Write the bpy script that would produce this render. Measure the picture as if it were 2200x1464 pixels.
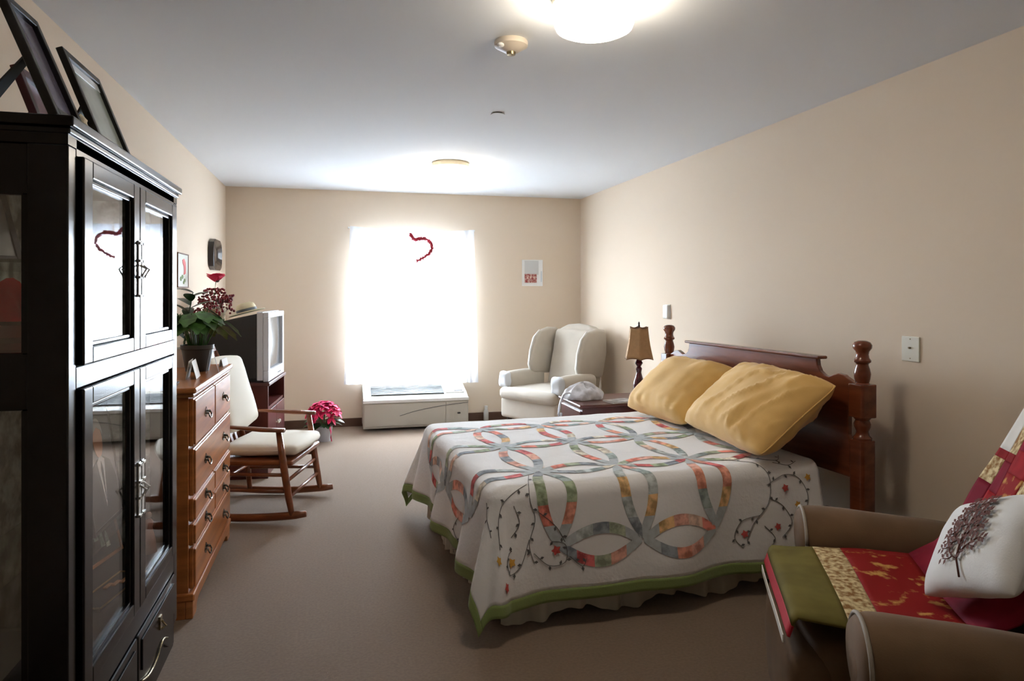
import bpy, bmesh, math, random
from mathutils import Vector, Matrix, noise
for o in list(bpy.data.objects): bpy.data.objects.remove(o)
SC = bpy.context.scene; COL = SC.collection
R = math.radians; PI = math.pi
rnd = random.Random(7)

# ------------------------------------------------------------------ camera, sky, exposure
FPX, CXP, HYP, CAMZ = 1467., 1100., 632., 1.37
YAW = math.atan((CXP - 726) / FPX)
cd = bpy.data.cameras.new('camera'); cam = bpy.data.objects.new('camera', cd); COL.objects.link(cam)
cam.location = (0, 0, CAMZ); cam.rotation_euler = (R(90), 0, -YAW)
cd.sensor_width = 36; cd.lens = 36 * FPX / 2200; cd.clip_start = .02
cd.shift_y = -(732 - HYP) / 2200.
SC.camera = cam
SC.view_settings.view_transform = 'Standard'; SC.view_settings.look = 'None'
SC.view_settings.gamma = 1; SC.view_settings.use_curve_mapping = False
SC.view_settings.exposure = 2.32
w = bpy.data.worlds.new('overcast_sky'); SC.world = w; w.use_nodes = True
bg = w.node_tree.nodes['Background']; bg.inputs[0].default_value = (.80, .90, 1, 1); bg.inputs[1].default_value = 19.0
pl = bpy.data.lights.new('window_daylight', 'AREA'); pl.shape = 'RECTANGLE'; pl.size = 1.12; pl.size_y = 1.5
pl.cycles.is_portal = True
po = bpy.data.objects.new('window_daylight', pl); COL.objects.link(po)
po.location = (.75, 7.40, 1.27); po.rotation_euler = (R(90), 0, R(180))
LAMP_STRENGTH = 6.5
RX, LX, BY, FY, CH = 2.65, -1.08, 7.26, -1.7, 2.44       # room: right, left, back, front, ceiling

# ------------------------------------------------------------------ materials
MATS = {}
def mat(name, col, rough=.5, metal=0, spec=.5, var=.0, scale=12, bump=0, bscale=150, stretch=(1,1,1), coat=0, sheen=0, emit=None, es=0, col2=None, detail=3):
    if name in MATS: return MATS[name]
    m = bpy.data.materials.new(name); m.use_nodes = True; nt = m.node_tree; N = nt.nodes; L = nt.links
    b = N['Principled BSDF']; b.inputs['Roughness'].default_value = rough; b.inputs['Metallic'].default_value = metal
    b.inputs['Specular IOR Level'].default_value = spec; b.inputs['Coat Weight'].default_value = coat; b.inputs['Coat Roughness'].default_value = .12
    b.inputs['Sheen Weight'].default_value = sheen
    b.inputs['Base Color'].default_value = (*col, 1)
    if var or bump or col2:
        tc = N.new('ShaderNodeTexCoord'); mp = N.new('ShaderNodeMapping'); mp.inputs['Scale'].default_value = stretch
        L.new(tc.outputs['Object'], mp.inputs[0])
    if var or col2:
        n = N.new('ShaderNodeTexNoise'); n.inputs['Scale'].default_value = scale; n.inputs['Detail'].default_value = detail
        L.new(mp.outputs[0], n.inputs[0]); r = N.new('ShaderNodeValToRGB')
        a = tuple(c * (1 - var) for c in col); z = col2 if col2 else tuple(min(1, c * (1 + var)) for c in col)
        r.color_ramp.elements[0].color = (*a, 1); r.color_ramp.elements[1].color = (*z, 1)
        r.color_ramp.elements[0].position = .38; r.color_ramp.elements[1].position = .62
        L.new(n.outputs[0], r.inputs[0]); L.new(r.outputs[0], b.inputs['Base Color'])
    if bump:
        n2 = N.new('ShaderNodeTexNoise'); n2.inputs['Scale'].default_value = bscale; n2.inputs['Detail'].default_value = 2
        L.new(mp.outputs[0], n2.inputs[0]); bp = N.new('ShaderNodeBump'); bp.inputs['Strength'].default_value = bump; bp.inputs['Distance'].default_value = .004
        L.new(n2.outputs[0], bp.inputs['Height']); L.new(bp.outputs[0], b.inputs['Normal'])
    if emit:
        b.inputs['Emission Color'].default_value = (*emit, 1); b.inputs['Emission Strength'].default_value = es
    MATS[name] = m; return m
def glassmat(name, tint=(1,1,1), base=.06):
    m = bpy.data.materials.new(name); m.use_nodes = True; nt = m.node_tree; N = nt.nodes; L = nt.links
    N.remove(N['Principled BSDF']); out = N['Material Output']
    t = N.new('ShaderNodeBsdfTransparent'); t.inputs[0].default_value = (*tint, 1)
    g = N.new('ShaderNodeBsdfGlossy'); g.inputs['Roughness'].default_value = .01
    ge = N.new('ShaderNodeNewGeometry'); dt = N.new('ShaderNodeVectorMath'); dt.operation = 'DOT_PRODUCT'
    L.new(ge.outputs['Normal'], dt.inputs[0]); L.new(ge.outputs['Incoming'], dt.inputs[1])
    def mth(op, x, y=None, clamp=False):
        q = N.new('ShaderNodeMath'); q.operation = op; q.use_clamp = clamp; L.new(x, q.inputs[0])
        if y is not None: q.inputs[1].default_value = y
        return q
    ab = mth('ABSOLUTE', dt.outputs['Value']); iv = mth('MULTIPLY_ADD', ab.outputs[0], -1.0); iv.inputs[2].default_value = 1.0
    pw = mth('POWER', iv.outputs[0], 5.0); sc_ = mth('MULTIPLY', pw.outputs[0], .92); a = mth('ADD', sc_.outputs[0], .04 + base, True)
    mx = N.new('ShaderNodeMixShader'); L.new(a.outputs[0], mx.inputs[0]); L.new(t.outputs[0], mx.inputs[1]); L.new(g.outputs[0], mx.inputs[2])
    L.new(mx.outputs[0], out.inputs[0]); return m
def sheermat(name, col, tr=.45):
    m = bpy.data.materials.new(name); m.use_nodes = True; nt = m.node_tree; N = nt.nodes; L = nt.links
    N.remove(N['Principled BSDF']); out = N['Material Output']
    t = N.new('ShaderNodeBsdfTransparent'); tl = N.new('ShaderNodeBsdfTranslucent'); d = N.new('ShaderNodeBsdfDiffuse')
    for x in (tl, d): x.inputs[0].default_value = (*col, 1)
    m1 = N.new('ShaderNodeMixShader'); m1.inputs[0].default_value = .45; L.new(tl.outputs[0], m1.inputs[1]); L.new(d.outputs[0], m1.inputs[2])
    m2 = N.new('ShaderNodeMixShader'); m2.inputs[0].default_value = 1 - tr; L.new(t.outputs[0], m2.inputs[1]); L.new(m1.outputs[0], m2.inputs[2])
    L.new(m2.outputs[0], out.inputs[0]); return m

WALL = mat('wall_paint', (.76, .645, .515), .85, spec=.2, bump=.05, bscale=300)
CEIL = mat('ceiling_paint', (.79, .815, .83), .9, spec=.1, bump=.05, bscale=250)
CARPET = mat('carpet', (.235, .165, .115), .95, spec=.1, var=.10, scale=90, bump=.6, bscale=500, sheen=.3)
BASEB = mat('baseboard_brown', (.10, .05, .03), .5)
BLACK = mat('black_lacquer', (.004, .004, .006), .2, spec=.35)
BLACKI = mat('black_inside', (.012, .012, .013), .5)
GLASS = glassmat('clear_glass'); CABGLASS = glassmat('cabinet_glass', base=.0)
STEEL = mat('antique_silver', (.62, .62, .60), .38, metal=.7, var=.25, scale=60)
BRASS = mat('dark_brass', (.30, .24, .14), .3, metal=1, var=.4, scale=70)
OAK = mat('honey_maple', (.48, .17, .045), .32, var=.18, scale=5, stretch=(1, .35, 6), coat=.2, detail=5)
CHERRY = mat('cherry_wood', (.16, .038, .014), .25, var=.22, scale=4, stretch=(3, .6, 5), coat=.35, detail=5)
ROCKW = mat('rocker_wood', (.21, .062, .020), .3, var=.2, scale=8, stretch=(1, 1, 3), coat=.25)
MAHOG = mat('mahogany_red', (.085, .016, .012), .3, var=.2, scale=5, coat=.2)
CREAM = mat('cream_cushion', (.80, .76, .66), .85, bump=.15, bscale=300, sheen=.2)
SLIP = mat('slipcover', (.50, .45, .375), .9, bump=.2, bscale=350, sheen=.25, var=.04, scale=6)
WHITEP = mat('white_plastic', (.78, .79, .77), .4)
IVORYP = mat('ivory_plastic', (.72, .70, .60), .4)
GREYP = mat('grey_grille', (.10, .11, .115), .5)
SILVERP = mat('silver_plastic', (.60, .62, .67), .35, metal=.2)
DARKP = mat('dark_plastic', (.022, .022, .024), .5)
SCREEN = mat('screen_glass', (.10, .10, .095), .15)
GOLDCASE = mat('gold_pillowcase', (.78, .49, .155), .8, sheen=.25, bump=.12, bscale=250, var=.04, scale=5)
QWHITE = mat('quilt_white', (.86, .87, .89), .9, sheen=.2, bump=.35, bscale=60)
QGREEN = mat('quilt_green', (.22, .29, .09), .9, sheen=.2, bump=.2, bscale=120)
SKIRT = mat('bed_skirt', (.55, .52, .44), .9)
MATT = mat('mattress_ticking', (.7, .7, .68), .9)
SUEDE = mat('taupe_microfibre', (.160, .094, .048), .75, sheen=.1, spec=.25, var=.12, scale=5, bump=.1, bscale=250)
SHEER = sheermat('sheer_white', (.88, .91, .96), .32)
PAPER = mat('white_paper', (.82, .82, .80), .7)
PRED = mat('poinsettia_pink', (.75, .025, .13), .6, var=.3, scale=30)
LEAF = mat('leaf_green', (.055, .15, .03), .4, var=.4, scale=25)
LEAFD = mat('leaf_dark_green', (.018, .06, .02), .35, var=.3, scale=25)
SOIL = mat('soil', (.03, .02, .015), .9)
BERRY = mat('dark_red_berry', (.20, .008, .016), .4, var=.4, scale=40)
POPPY = mat('poppy_pink', (.80, .03, .10), .6)
def lampmat():
    m = mat('opal_glass_lit', (.9, .88, .82), .3, emit=(1, .87, .70), es=LAMP_STRENGTH); return m
OPAL = lampmat()

# ------------------------------------------------------------------ mesh helpers
class MB:
    def __init__(s): s.v = []; s.f = []
    def add(s, vs, fs, T=None):
        k = len(s.v)
        s.v += [tuple(T @ Vector(p)) for p in vs] if T else [tuple(p) for p in vs]
        s.f += [tuple(i + k for i in q) for q in fs]; return s
    def box(s, x0, x1, y0, y1, z0, z1, T=None):
        v = [(x, y, z) for x in (x0, x1) for y in (y0, y1) for z in (z0, z1)]
        return s.add(v, [(0,1,3,2),(4,6,7,5),(0,4,5,1),(2,3,7,6),(0,2,6,4),(1,5,7,3)], T)
    def rbox(s, c, sz, r, n=3, bulge=(0,0,0), T=None, wr=0, seed=0, ws=6):
        # rounded, optionally puffed box
        g = n; hx, hy, hz = [d / 2 for d in sz]; r = min(r, hx, hy, hz)
        idx = {}; vs = []; fs = []
        def lin(h):
            a = [-h + r * (1 - math.cos(PI / 2 * i / g)) for i in range(g)]
            mid = [(-h + r) + (2 * (h - r)) * i / 6. for i in range(7)]
            return a + mid + [-q for q in reversed(a)]
        X, Y, Z = lin(hx), lin(hy), lin(hz)
        def P(p):
            key = tuple(round(q, 6) for q in p)
            if key in idx: return idx[key]
            q = Vector(p); inn = Vector((max(-hx + r, min(hx - r, p[0])), max(-hy + r, min(hy - r, p[1])), max(-hz + r, min(hz - r, p[2]))))
            d = q - inn
            if d.length > 1e-9: q = inn + d.normalized() * r
            a, b2, e = q.x / hx, q.y / hy, q.z / hz
            q = q + Vector((math.copysign(bulge[0] * (1 - b2 * b2) * (1 - e * e), a) * min(1, abs(a) * 1.2), math.copysign(bulge[1] * (1 - a * a) * (1 - e * e), b2) * min(1, abs(b2) * 1.2), math.copysign(bulge[2] * (1 - a * a) * (1 - b2 * b2), e) * min(1, abs(e) * 1.2)))
            if wr: q = q + d.normalized() * wr * noise.noise((q + Vector((seed * 3.1, seed * 1.7, 0))) * ws) if d.length > 1e-9 else q + Vector((0, 0, wr * noise.noise((q + Vector((seed, 0, 0))) * ws)))
            idx[key] = len(vs); vs.append(q + Vector(c)); return idx[key]
        def face(A, B, mk):
            for i in range(len(A) - 1):
                for j in range(len(B) - 1):
                    fs.append((P(mk(A[i], B[j])), P(mk(A[i+1], B[j])), P(mk(A[i+1], B[j+1])), P(mk(A[i], B[j+1]))))
        face(X, Y, lambda a, b: (a, b, hz)); face(Y, X, lambda a, b: (b, a, -hz))
        face(Y, Z, lambda a, b: (hx, a, b)); face(Z, Y, lambda a, b: (-hx, b, a))
        face(Z, X, lambda a, b: (b, hy, a)); face(X, Z, lambda a, b: (a, -hy, b))
        return s.add(vs, fs, T)
    def lathe(s, prof, c=(0,0,0), seg=20, T=None, sq=None):
        vs = []; fs = []; n = len(prof)
        for i in range(seg):
            a = 2 * PI * i / seg
            for r_, z in prof: vs.append((c[0] + r_ * math.cos(a), c[1] + r_ * math.sin(a), c[2] + z))
        for i in range(seg):
            j = (i + 1) % seg
            for k in range(n - 1): fs.append((i*n+k, j*n+k, j*n+k+1, i*n+k+1))
        fs.append(tuple(i*n for i in reversed(range(seg)))); fs.append(tuple(i*n+n-1 for i in range(seg)))
        return s.add(vs, fs, T)
    def tube(s, pts, r, seg=8, T=None, flat=None):
        pts = [Vector(p) for p in pts]; n = len(pts); vs = []; fs = []
        up = Vector((0, 0, 1))
        for i, p in enumerate(pts):
            t = (pts[min(i+1, n-1)] - pts[max(i-1, 0)]).normalized()
            a = t.cross(up); a = t.cross(Vector((0, 1, 0))) if a.length < .05 else a
            a.normalize(); b = a.cross(t).normalized(); rr = r[i] if isinstance(r, (list, tuple)) else r
            for k in range(seg):
                q = 2 * PI * k / seg; vs.append(p + a * rr * math.cos(q) + b * rr * (flat or 1) * math.sin(q))
        for i in range(n - 1):
            for k in range(seg):
                l = (k + 1) % seg; fs.append((i*seg+k, i*seg+l, (i+1)*seg+l, (i+1)*seg+k))
        fs.append(tuple(reversed(range(seg)))); fs.append(tuple((n-1)*seg+k for k in range(seg)))
        return s.add(vs, fs, T)
    def prism(s, out, d0, d1, axis='x', T=None):
        # outline (a,b) extruded along axis from d0 to d1
        mk = {'x': lambda a, b, d: (d, a, b), 'y': lambda a, b, d: (a, d, b), 'z': lambda a, b, d: (a, b, d)}[axis]
        n = len(out); vs = [mk(a, b, d0) for a, b in out] + [mk(a, b, d1) for a, b in out]
        fs = [tuple(range(n)), tuple(reversed(range(n, 2*n)))] + [(i, n+i, n+(i+1) % n, (i+1) % n) for i in range(n)]
        return s.add(vs, fs, T)
    def sheet(s, fn, nu, nv, T=None):
        vs = [fn(i / nu, j / nv) for i in range(nu + 1) for j in range(nv + 1)]
        fs = [(i*(nv+1)+j, (i+1)*(nv+1)+j, (i+1)*(nv+1)+j+1, i*(nv+1)+j+1) for i in range(nu) for j in range(nv)]
        return s.add(vs, fs, T)
    def ball(s, c, r, T=None, seg=8, rings=5):
        rx, ry, rz = r if isinstance(r, tuple) else (r, r, r); vs = [(c[0], c[1], c[2] - rz)]; fs = []
        for i in range(1, rings):
            a = -PI/2 + PI * i / rings
            for k in range(seg): q = 2*PI*k/seg; vs.append((c[0]+rx*math.cos(a)*math.cos(q), c[1]+ry*math.cos(a)*math.sin(q), c[2]+rz*math.sin(a)))
        vs.append((c[0], c[1], c[2] + rz)); e = len(vs) - 1
        for k in range(seg): fs.append((0, 1+(k+1) % seg, 1+k)); fs.append((e, e-seg+k, e-seg+(k+1) % seg))
        for i in range(rings - 2):
            for k in range(seg): l = (k+1) % seg; fs.append((1+i*seg+k, 1+i*seg+l, 1+(i+1)*seg+l, 1+(i+1)*seg+k))
        return s.add(vs, fs, T)
def obj(name, mb, m, parent=None, smooth=False, bevel=0, solid=0, sub=0):
    me = bpy.data.meshes.new(name); me.from_pydata([tuple(v) for v in mb.v], [], mb.f); me.materials.append(m)
    bm = bmesh.new(); bm.from_mesh(me); bmesh.ops.recalc_face_normals(bm, faces=bm.faces); bm.to_mesh(me); bm.free()
    o = bpy.data.objects.new(name, me); COL.objects.link(o)
    if parent: o.parent = parent
    if smooth:
        for p in me.polygons: p.use_smooth = True
        if smooth == 2: me.set_sharp_from_angle(angle=R(40))
    if bevel:
        b = o.modifiers.new('bevel', 'BEVEL'); b.width = bevel; b.segments = 2; b.limit_method = 'ANGLE'; b.angle_limit = R(40)
    if solid:
        b = o.modifiers.new('solid', 'SOLIDIFY'); b.thickness = solid; b.offset = 0
    if sub:
        b = o.modifiers.new('sub', 'SUBSURF'); b.levels = sub; b.render_levels = sub
    return o
def tag(o, label, cat=None, group=None):
    o['label'] = label
    if cat: o['category'] = cat
    if group: o['group'] = group
    return o
def thing(name, label, cat, loc=(0,0,0), rz=0, group=None):
    o = bpy.data.objects.new(name, None); COL.objects.link(o); o.location = loc; o.rotation_euler = (0, 0, rz)
    return tag(o, label, cat, group)
def struct(name, mb, m, **k):
    o = obj(name, mb, m, **k); o['kind'] = 'structure'; return o
def TR(loc=(0,0,0), rx=0, ry=0, rz=0):
    return Matrix.Translation(loc) @ Matrix.Rotation(rz, 4, 'Z') @ Matrix.Rotation(ry, 4, 'Y') @ Matrix.Rotation(rx, 4, 'X')
def pl_mesh(m, pts): return m.add(pts, [tuple(range(len(pts)))])
def ell(cx, cy, rx, ry, n=20): return [(cx + rx*math.cos(2*PI*i/n), cy + ry*math.sin(2*PI*i/n)) for i in range(n)]

# ------------------------------------------------------------------ room
struct('floor', MB().box(LX-.1, RX+.1, FY-.1, BY+.1, -.1, 0), CARPET)
struct('ceiling', MB().box(LX-.1, RX+.1, FY-.1, BY+.1, CH, CH+.1), CEIL)
struct('wall_left', MB().box(LX-.1, LX, FY-.1, BY+.1, 0, CH), WALL)
struct('wall_right', MB().box(RX, RX+.1, FY-.1, BY+.1, 0, CH), WALL)
struct('wall_front', MB().box(LX, RX, FY-.1, FY, 0, CH), WALL)
WX0, WX1, WZ0, WZ1 = .22, 1.28, .56, 1.97
wb = MB().box(LX, WX0, BY, BY+.1, 0, CH).box(WX1, RX, BY, BY+.1, 0, CH).box(WX0, WX1, BY, BY+.1, 0, WZ0).box(WX0, WX1, BY, BY+.1, WZ1, CH)
struct('wall_back', wb, WALL)
bb = .085
struct('baseboard_back', MB().box(LX+.012, RX-.012, BY-.012, BY, 0, bb), BASEB)
struct('baseboard_left', MB().box(LX, LX+.012, FY, BY, 0, bb), BASEB)
struct('baseboard_right', MB().box(RX-.012, RX, FY, BY, 0, bb), BASEB)
struct('ground', MB().box(-30, 32, BY+.35, 60, -.5, -.35), mat('added_ground_grey', (.22, .235, .26), .95, spec=.1, var=.1, scale=2))  # unseen ground, added to cut light from below onto the ceiling
wn = bpy.data.objects.new('window_1', None); COL.objects.link(wn); wn['kind'] = 'structure'; wn.location = ((WX0+WX1)/2, BY+.06, (WZ0+WZ1)/2)
ww, wh = (WX1-WX0)/2, (WZ1-WZ0)/2
fr = MB().box(-ww, ww, -.03, .03, -wh, -wh+.05).box(-ww, ww, -.03, .03, wh-.05, wh).box(-ww, -ww+.05, -.03, .03, -wh+.05, wh-.05).box(ww-.05, ww, -.03, .03, -wh+.05, wh-.05)
obj('window_frame', fr, WHITEP, wn)
obj('meeting_rail', MB().box(-ww+.05, ww-.05, -.025, .025, -.02, .02), WHITEP, wn)
obj('pane', MB().box(-ww+.05, ww-.05, -.003, .003, -wh+.05, -.02), GLASS, wn)
obj('pane', MB().box(-ww+.05, ww-.05, -.003, .003, .02, wh-.05), GLASS, wn)

# ------------------------------------------------------------------ ceiling fixtures
def ceiling_light(y, label):
    t = thing('ceiling_light', label, 'ceiling light', (.89, y, CH), 0, 'ceiling lights')
    obj('mounting_ring', MB().lathe([(.146, 0), (.150, -.006), (.150, -.036), (.140, -.040)], seg=40), mat('cream_enamel', (.75, .68, .52), .4), t, smooth=2)
    obj('lamp_shade', MB().lathe([(.137, -.026), (.143, -.05), (.143, -.10), (.136, -.118), (.115, -.128), (.06, -.133), (.001, -.134)], seg=40), OPAL, t, smooth=True)
ceiling_light(2.30, 'round opal drum ceiling light beside the smoke detector')
ceiling_light(5.52, 'round opal drum ceiling light close to the window wall')
t = thing('smoke_detector', 'cream round smoke detector on ceiling', 'smoke detector', (.71, 2.80, CH))
obj('housing', MB().lathe([(.068, 0), (.072, -.008), (.070, -.022), (.050, -.034), (.030, -.046), (.001, -.048)], seg=32), mat('detector_beige', (.66, .58, .48), .5), t, smooth=2)
obj('sensor_cap', MB().lathe([(.020, -.044), (.018, -.058), (.001, -.06)], seg=16), BRASS, t, smooth=2)
obj('test_button', MB().ball((-.052, -.03, -.030), (.016, .016, .010)), WHITEP, t, smooth=True)
t = thing('sprinkler_cover', 'flat white concealed sprinkler plate on ceiling', 'sprinkler', (.917, 3.94, CH))
obj('shadow_ring', MB().lathe([(.030, 0), (.030, -.006), (.001, -.006)], seg=28), DARKP, t)
obj('cover_plate', MB().lathe([(.041, -.006), (.041, -.009), (.001, -.010)], seg=28), CEIL, t, smooth=2)

# ------------------------------------------------------------------ curtains, rod, heart garland
def curtain(x0, x1, b0, b1, zt0, zt1, zb0, zb1, ph, label):
    def fn(a, b):
        x = (x0 + (x1-x0)*a)*(1-b) + (b0 + (b1-b0)*a)*b
        z = (zt0 + (zt1-zt0)*a)*(1-b) + (zb0 + (zb1-zb0)*a)*b
        rip = math.sin(a*PI*2*5 + ph) * .5 + math.sin(a*PI*2*8.3 + ph*2) * .3
        return (x + .010*b*math.cos(a*31), 7.155 + (.008 + .028*b) * rip - .01*math.sin(b*PI), z - .012*math.sin(a*PI)*(1-b))
    t = thing('sheer_curtain', label, 'curtain', (0,0,0), 0, 'sheer curtains at the window')
    obj('panel', MB().sheet(fn, 90, 24), SHEER, t, smooth=True)
    def hem(a, b):
        p = Vector(fn(a, .972 + .028*b)); return p + Vector((0, -.003, 0))
    obj('hem', MB().sheet(hem, 90, 2), SHEER, t, smooth=True)
    def head(a, b):
        p = Vector(fn(a, .03*b)); return p + Vector((0, -.004, 0))
    obj('rod_pocket', MB().sheet(head, 90, 2), SHEER, t, smooth=True)
curtain(.12, .808, .05, .752, 2.065, 2.035, .445, .44, 0, 'white sheer curtain panel on the dresser side of the window')
curtain(.824, 1.405, .792, 1.445, 2.03, 2.055, .44, .425, 1.3, 'white sheer curtain panel on the wing chair side of the window')
cr = tag(obj('curtain_rod', MB().tube([(.10, 7.185, 2.052), (.8, 7.185, 2.022), (1.42, 7.185, 2.045)], .006).box(.10,.112,7.18,BY,2.045,2.06).box(1.408,1.42,7.18,BY,2.038,2.053), WHITEP), 'thin white rod carrying the sheer curtains', 'curtain rod')
gp = [(.729, 1.983), (.755, 1.945), (.785, 1.932), (.83, 1.945), (.885, 1.945), (.93, 1.91), (.950, 1.866), (.94, 1.82), (.905, 1.778), (.85, 1.74), (.79, 1.709)]
def smooth_path(P, n=6):
    P = [Vector(p) for p in P]; o = []
    for i in range(len(P)-1):
        p0, p1, p2, p3 = P[max(i-1,0)], P[i], P[i+1], P[min(i+2, len(P)-1)]
        for k in range(n):
            q = k/n; o.append(.5*((2*p1) + (p2-p0)*q + (2*p0-5*p1+4*p2-p3)*q*q + (3*p1-p0-3*p2+p3)*q**3))
    return o + [P[-1]]
gpath = smooth_path([(x, 7.116, z) for x, z in gp], 5)
t = thing('heart_garland', 'red berry garland bent like half a heart on window curtain', 'garland')
obj('wire', MB().tube(gpath, .011, 8), mat('garland_red', (.30, .006, .02), .5), t, smooth=True)
m = MB()
for i, p in enumerate(gpath):
    for k in range(3):
        q = rnd.random()*2*PI; m.ball((p.x + .012*math.cos(q), p.y - .005 + .004*math.sin(q*2), p.z + .012*math.sin(q)), .0095, seg=6, rings=4)
o = obj('berry_cluster', m, mat('garland_berry', (.34, .008, .025), .35), t, smooth=True); o['kind'] = 'stuff'

# ------------------------------------------------------------------ wall unit heater
t = thing('wall_air_conditioner', 'ivory through-wall air conditioner under the curtained window', 'air conditioner', (.77, 7.08, 0))
hw = .528
prof = [(.178, .03), (-.18, .03), (-.18, .285), (-.185, .300), (-.178, .318), (-.10, .352), (.178, .425)]
obj('housing', MB().prism(prof, -hw, hw, 'x'), mat('ac_ivory', (.50, .48, .42), .45), t, bevel=.006)
obj('lip', MB().box(-hw-.004, hw+.004, -.196, -.176, .283, .316), WHITEP, t, bevel=.006)
TT = TR((0, -.012, .366), rx=R(-14.7) * -1)
obj('air_grille', MB().box(-hw+.08, hw-.24, -.105, .13, 0, .012, TT), GREYP, t)
for i in range(11):
    obj('louvre', MB().box(-hw+.085, hw-.245, -.1+i*.0215, -.09+i*.0215, .012, .020, TT), mat('louvre_grey', (.17, .18, .185), .5), t)
obj('control_lid', MB().box(hw-.22, hw-.03, -.09, .13, .004, .016, TT), WHITEP, t, bevel=.003)
obj('front_panel', MB().box(-hw+.01, hw-.24, -.186, -.178, .05, .275), mat('ac_panel', (.50, .48, .42), .45), t, bevel=.003)
obj('front_panel', MB().box(hw-.232, hw-.01, -.186, -.178, .05, .275), mat('ac_panel', (.58,.56,.48)), t, bevel=.003)
obj('badge', MB().lathe([(.018, 0), (.018, .003), (.001, .004)], seg=16, T=TR((hw-.10, -.186, .155), rx=R(90)) @ Matrix.Diagonal((1, .5, 1, 1))), DARKP, t)
obj('display_slot', MB().box(hw-.13, hw-.045, -.06, -.045, .016, .019, TT), DARKP, t)
obj('power_cord', MB().tube(smooth_path([(hw-.005, -.189, .262), (.25, -.189, .235), (.0, -.189, .195), (-.17, -.189, .15)], 6), .0025, 6), GREYP, t, smooth=True)

# ------------------------------------------------------------------ pictures and plates on walls
t = thing('wall_photo', 'curled paper photo of red holiday group pinned beside window', 'photo', (2.08, BY-.003, 1.603))
def ph(x0, x1, z0, z1, d):
    return MB().sheet(lambda a, b: (x0+(x1-x0)*a, -d-.012*abs((x0+(x1-x0)*a)/.12)**3*(1 if a > .5 else .3), z0+(z1-z0)*b), 8, 4)
obj('paper', ph(-.118, .118, -.145, .145, 0), PAPER, t, smooth=True)
obj('print_wall', ph(-.088, .072, -.02, .135, .0015), mat('photo_grey', (.62, .63, .62), .5), t)
obj('print_group', ph(-.088, .052, -.108, -.012, .0025), mat('photo_red', (.30, .03, .03), .5, col2=(.6,.4,.35), scale=40), t)
obj('print_margin', ph(.078, .11, -.1, .02, .002), mat('photo_cool', (.6, .66, .68), .5), t)
for x in (-.055, -.02, .02): obj('print_face', MB().prism(ell(x, -.045 - abs(x)*.2, .011, .014, 10), -.008, -.0065, 'y'), mat('photo_skin', (.7, .5, .42), .5), t)

t = thing('parrot_picture', 'narrow picture of a red bird above dresser plants', 'picture', (LX+.004, 5.285, 1.537))
obj('backing', MB().box(0, .008, -.165, .165, -.118, .118), mat('picture_paper', (.72, .74, .66), .6), t)
for z in (-.122, .114): obj('frame_rail', MB().box(0, .014, -.17, .17, z, z+.008), mat('picture_wood', (.16, .07, .03), .5), t)
for y in (-.17, .164): obj('frame_stile', MB().box(0, .012, y, y+.006, -.114, .114), mat('picture_wood', (.16,.07,.03)), t)
obj('bird', MB().prism([(-.02,.075),(.03,.085),(.075,.06),(.09,.02),(.08,-.02),(.05,-.025),(.02,-.03),(.03,.0),(.02,.03),(-.01,.05)], .008, .0105, 'x'), mat('bird_red', (.70, .06, .06), .5), t)
for y, z, r_ in ((-.07,-.06,.03),(-.02,-.045,.028),(.05,-.07,.025),(.02,-.085,.022)):
    obj('painted_leaf', MB().prism(ell(y, z, r_, r_*.55, 10), .008, .010, 'x'), mat('painted_green', (.14, .22, .05), .6), t)

t = thing('wall_mirror', 'small dark framed oblong mirror on wall above television', 'mirror', (LX+.002, 6.53, 1.716))
oc = [(-.22,-.05),(-.20,-.105),(-.12,-.135),(.12,-.135),(.20,-.105),(.22,-.05),(.22,.05),(.20,.105),(.12,.135),(-.12,.135),(-.20,.105),(-.22,.05)]
n = len(oc); vs = [(0,a,b) for a,b in oc]+[(.045,a,b) for a,b in oc]+[(.052,a*.80,b*.72) for a,b in oc]+[(.025,a*.55,b*.42) for a,b in oc]
fs = [(k*n+i, k*n+(i+1)%n, (k+1)*n+(i+1)%n, (k+1)*n+i) for k in range(3) for i in range(n)] + [tuple(reversed(range(n)))]
obj('frame', MB().add(vs, fs), mat('mirror_frame', (.018, .010, .008), .25), t, bevel=.004)
obj('mirror_glass', MB().prism([(a*.57, b*.44) for a, b in oc], .018, .0262, 'x'), mat('mirror', (.35, .33, .32), .06, metal=1), t)

t = thing('alarm_box', 'small white rounded alarm box on wall above headboard', 'alarm', (RX, 5.16, 1.223))
obj('case', MB().rbox((-.016, 0, 0), (.032, .085, .115), .012), WHITEP, t, smooth=True)
obj('base_plate', MB().box(-.006, 0, -.045, .045, -.06, .06), PAPER, t, bevel=.002)
t = thing('wall_plate', 'ivory cable outlet plate on wall beside the headboard', 'wall plate', (RX, 2.685, 1.108))
obj('plate', MB().box(-.007, 0, -.052, .052, -.060, .060), IVORYP, t, bevel=.004)
obj('jack', MB().lathe([(.005, 0), (.005, .010), (.001, .010)], seg=10, T=TR((-.006, 0, .005), ry=R(-90))), BRASS, t)
for z in (-.045, .047): obj('screw', MB().lathe([(.003, 0), (.003, .0015), (.001, .002)], seg=8, T=TR((-.007, 0, z), ry=R(-90))), BRASS, t)

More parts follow.
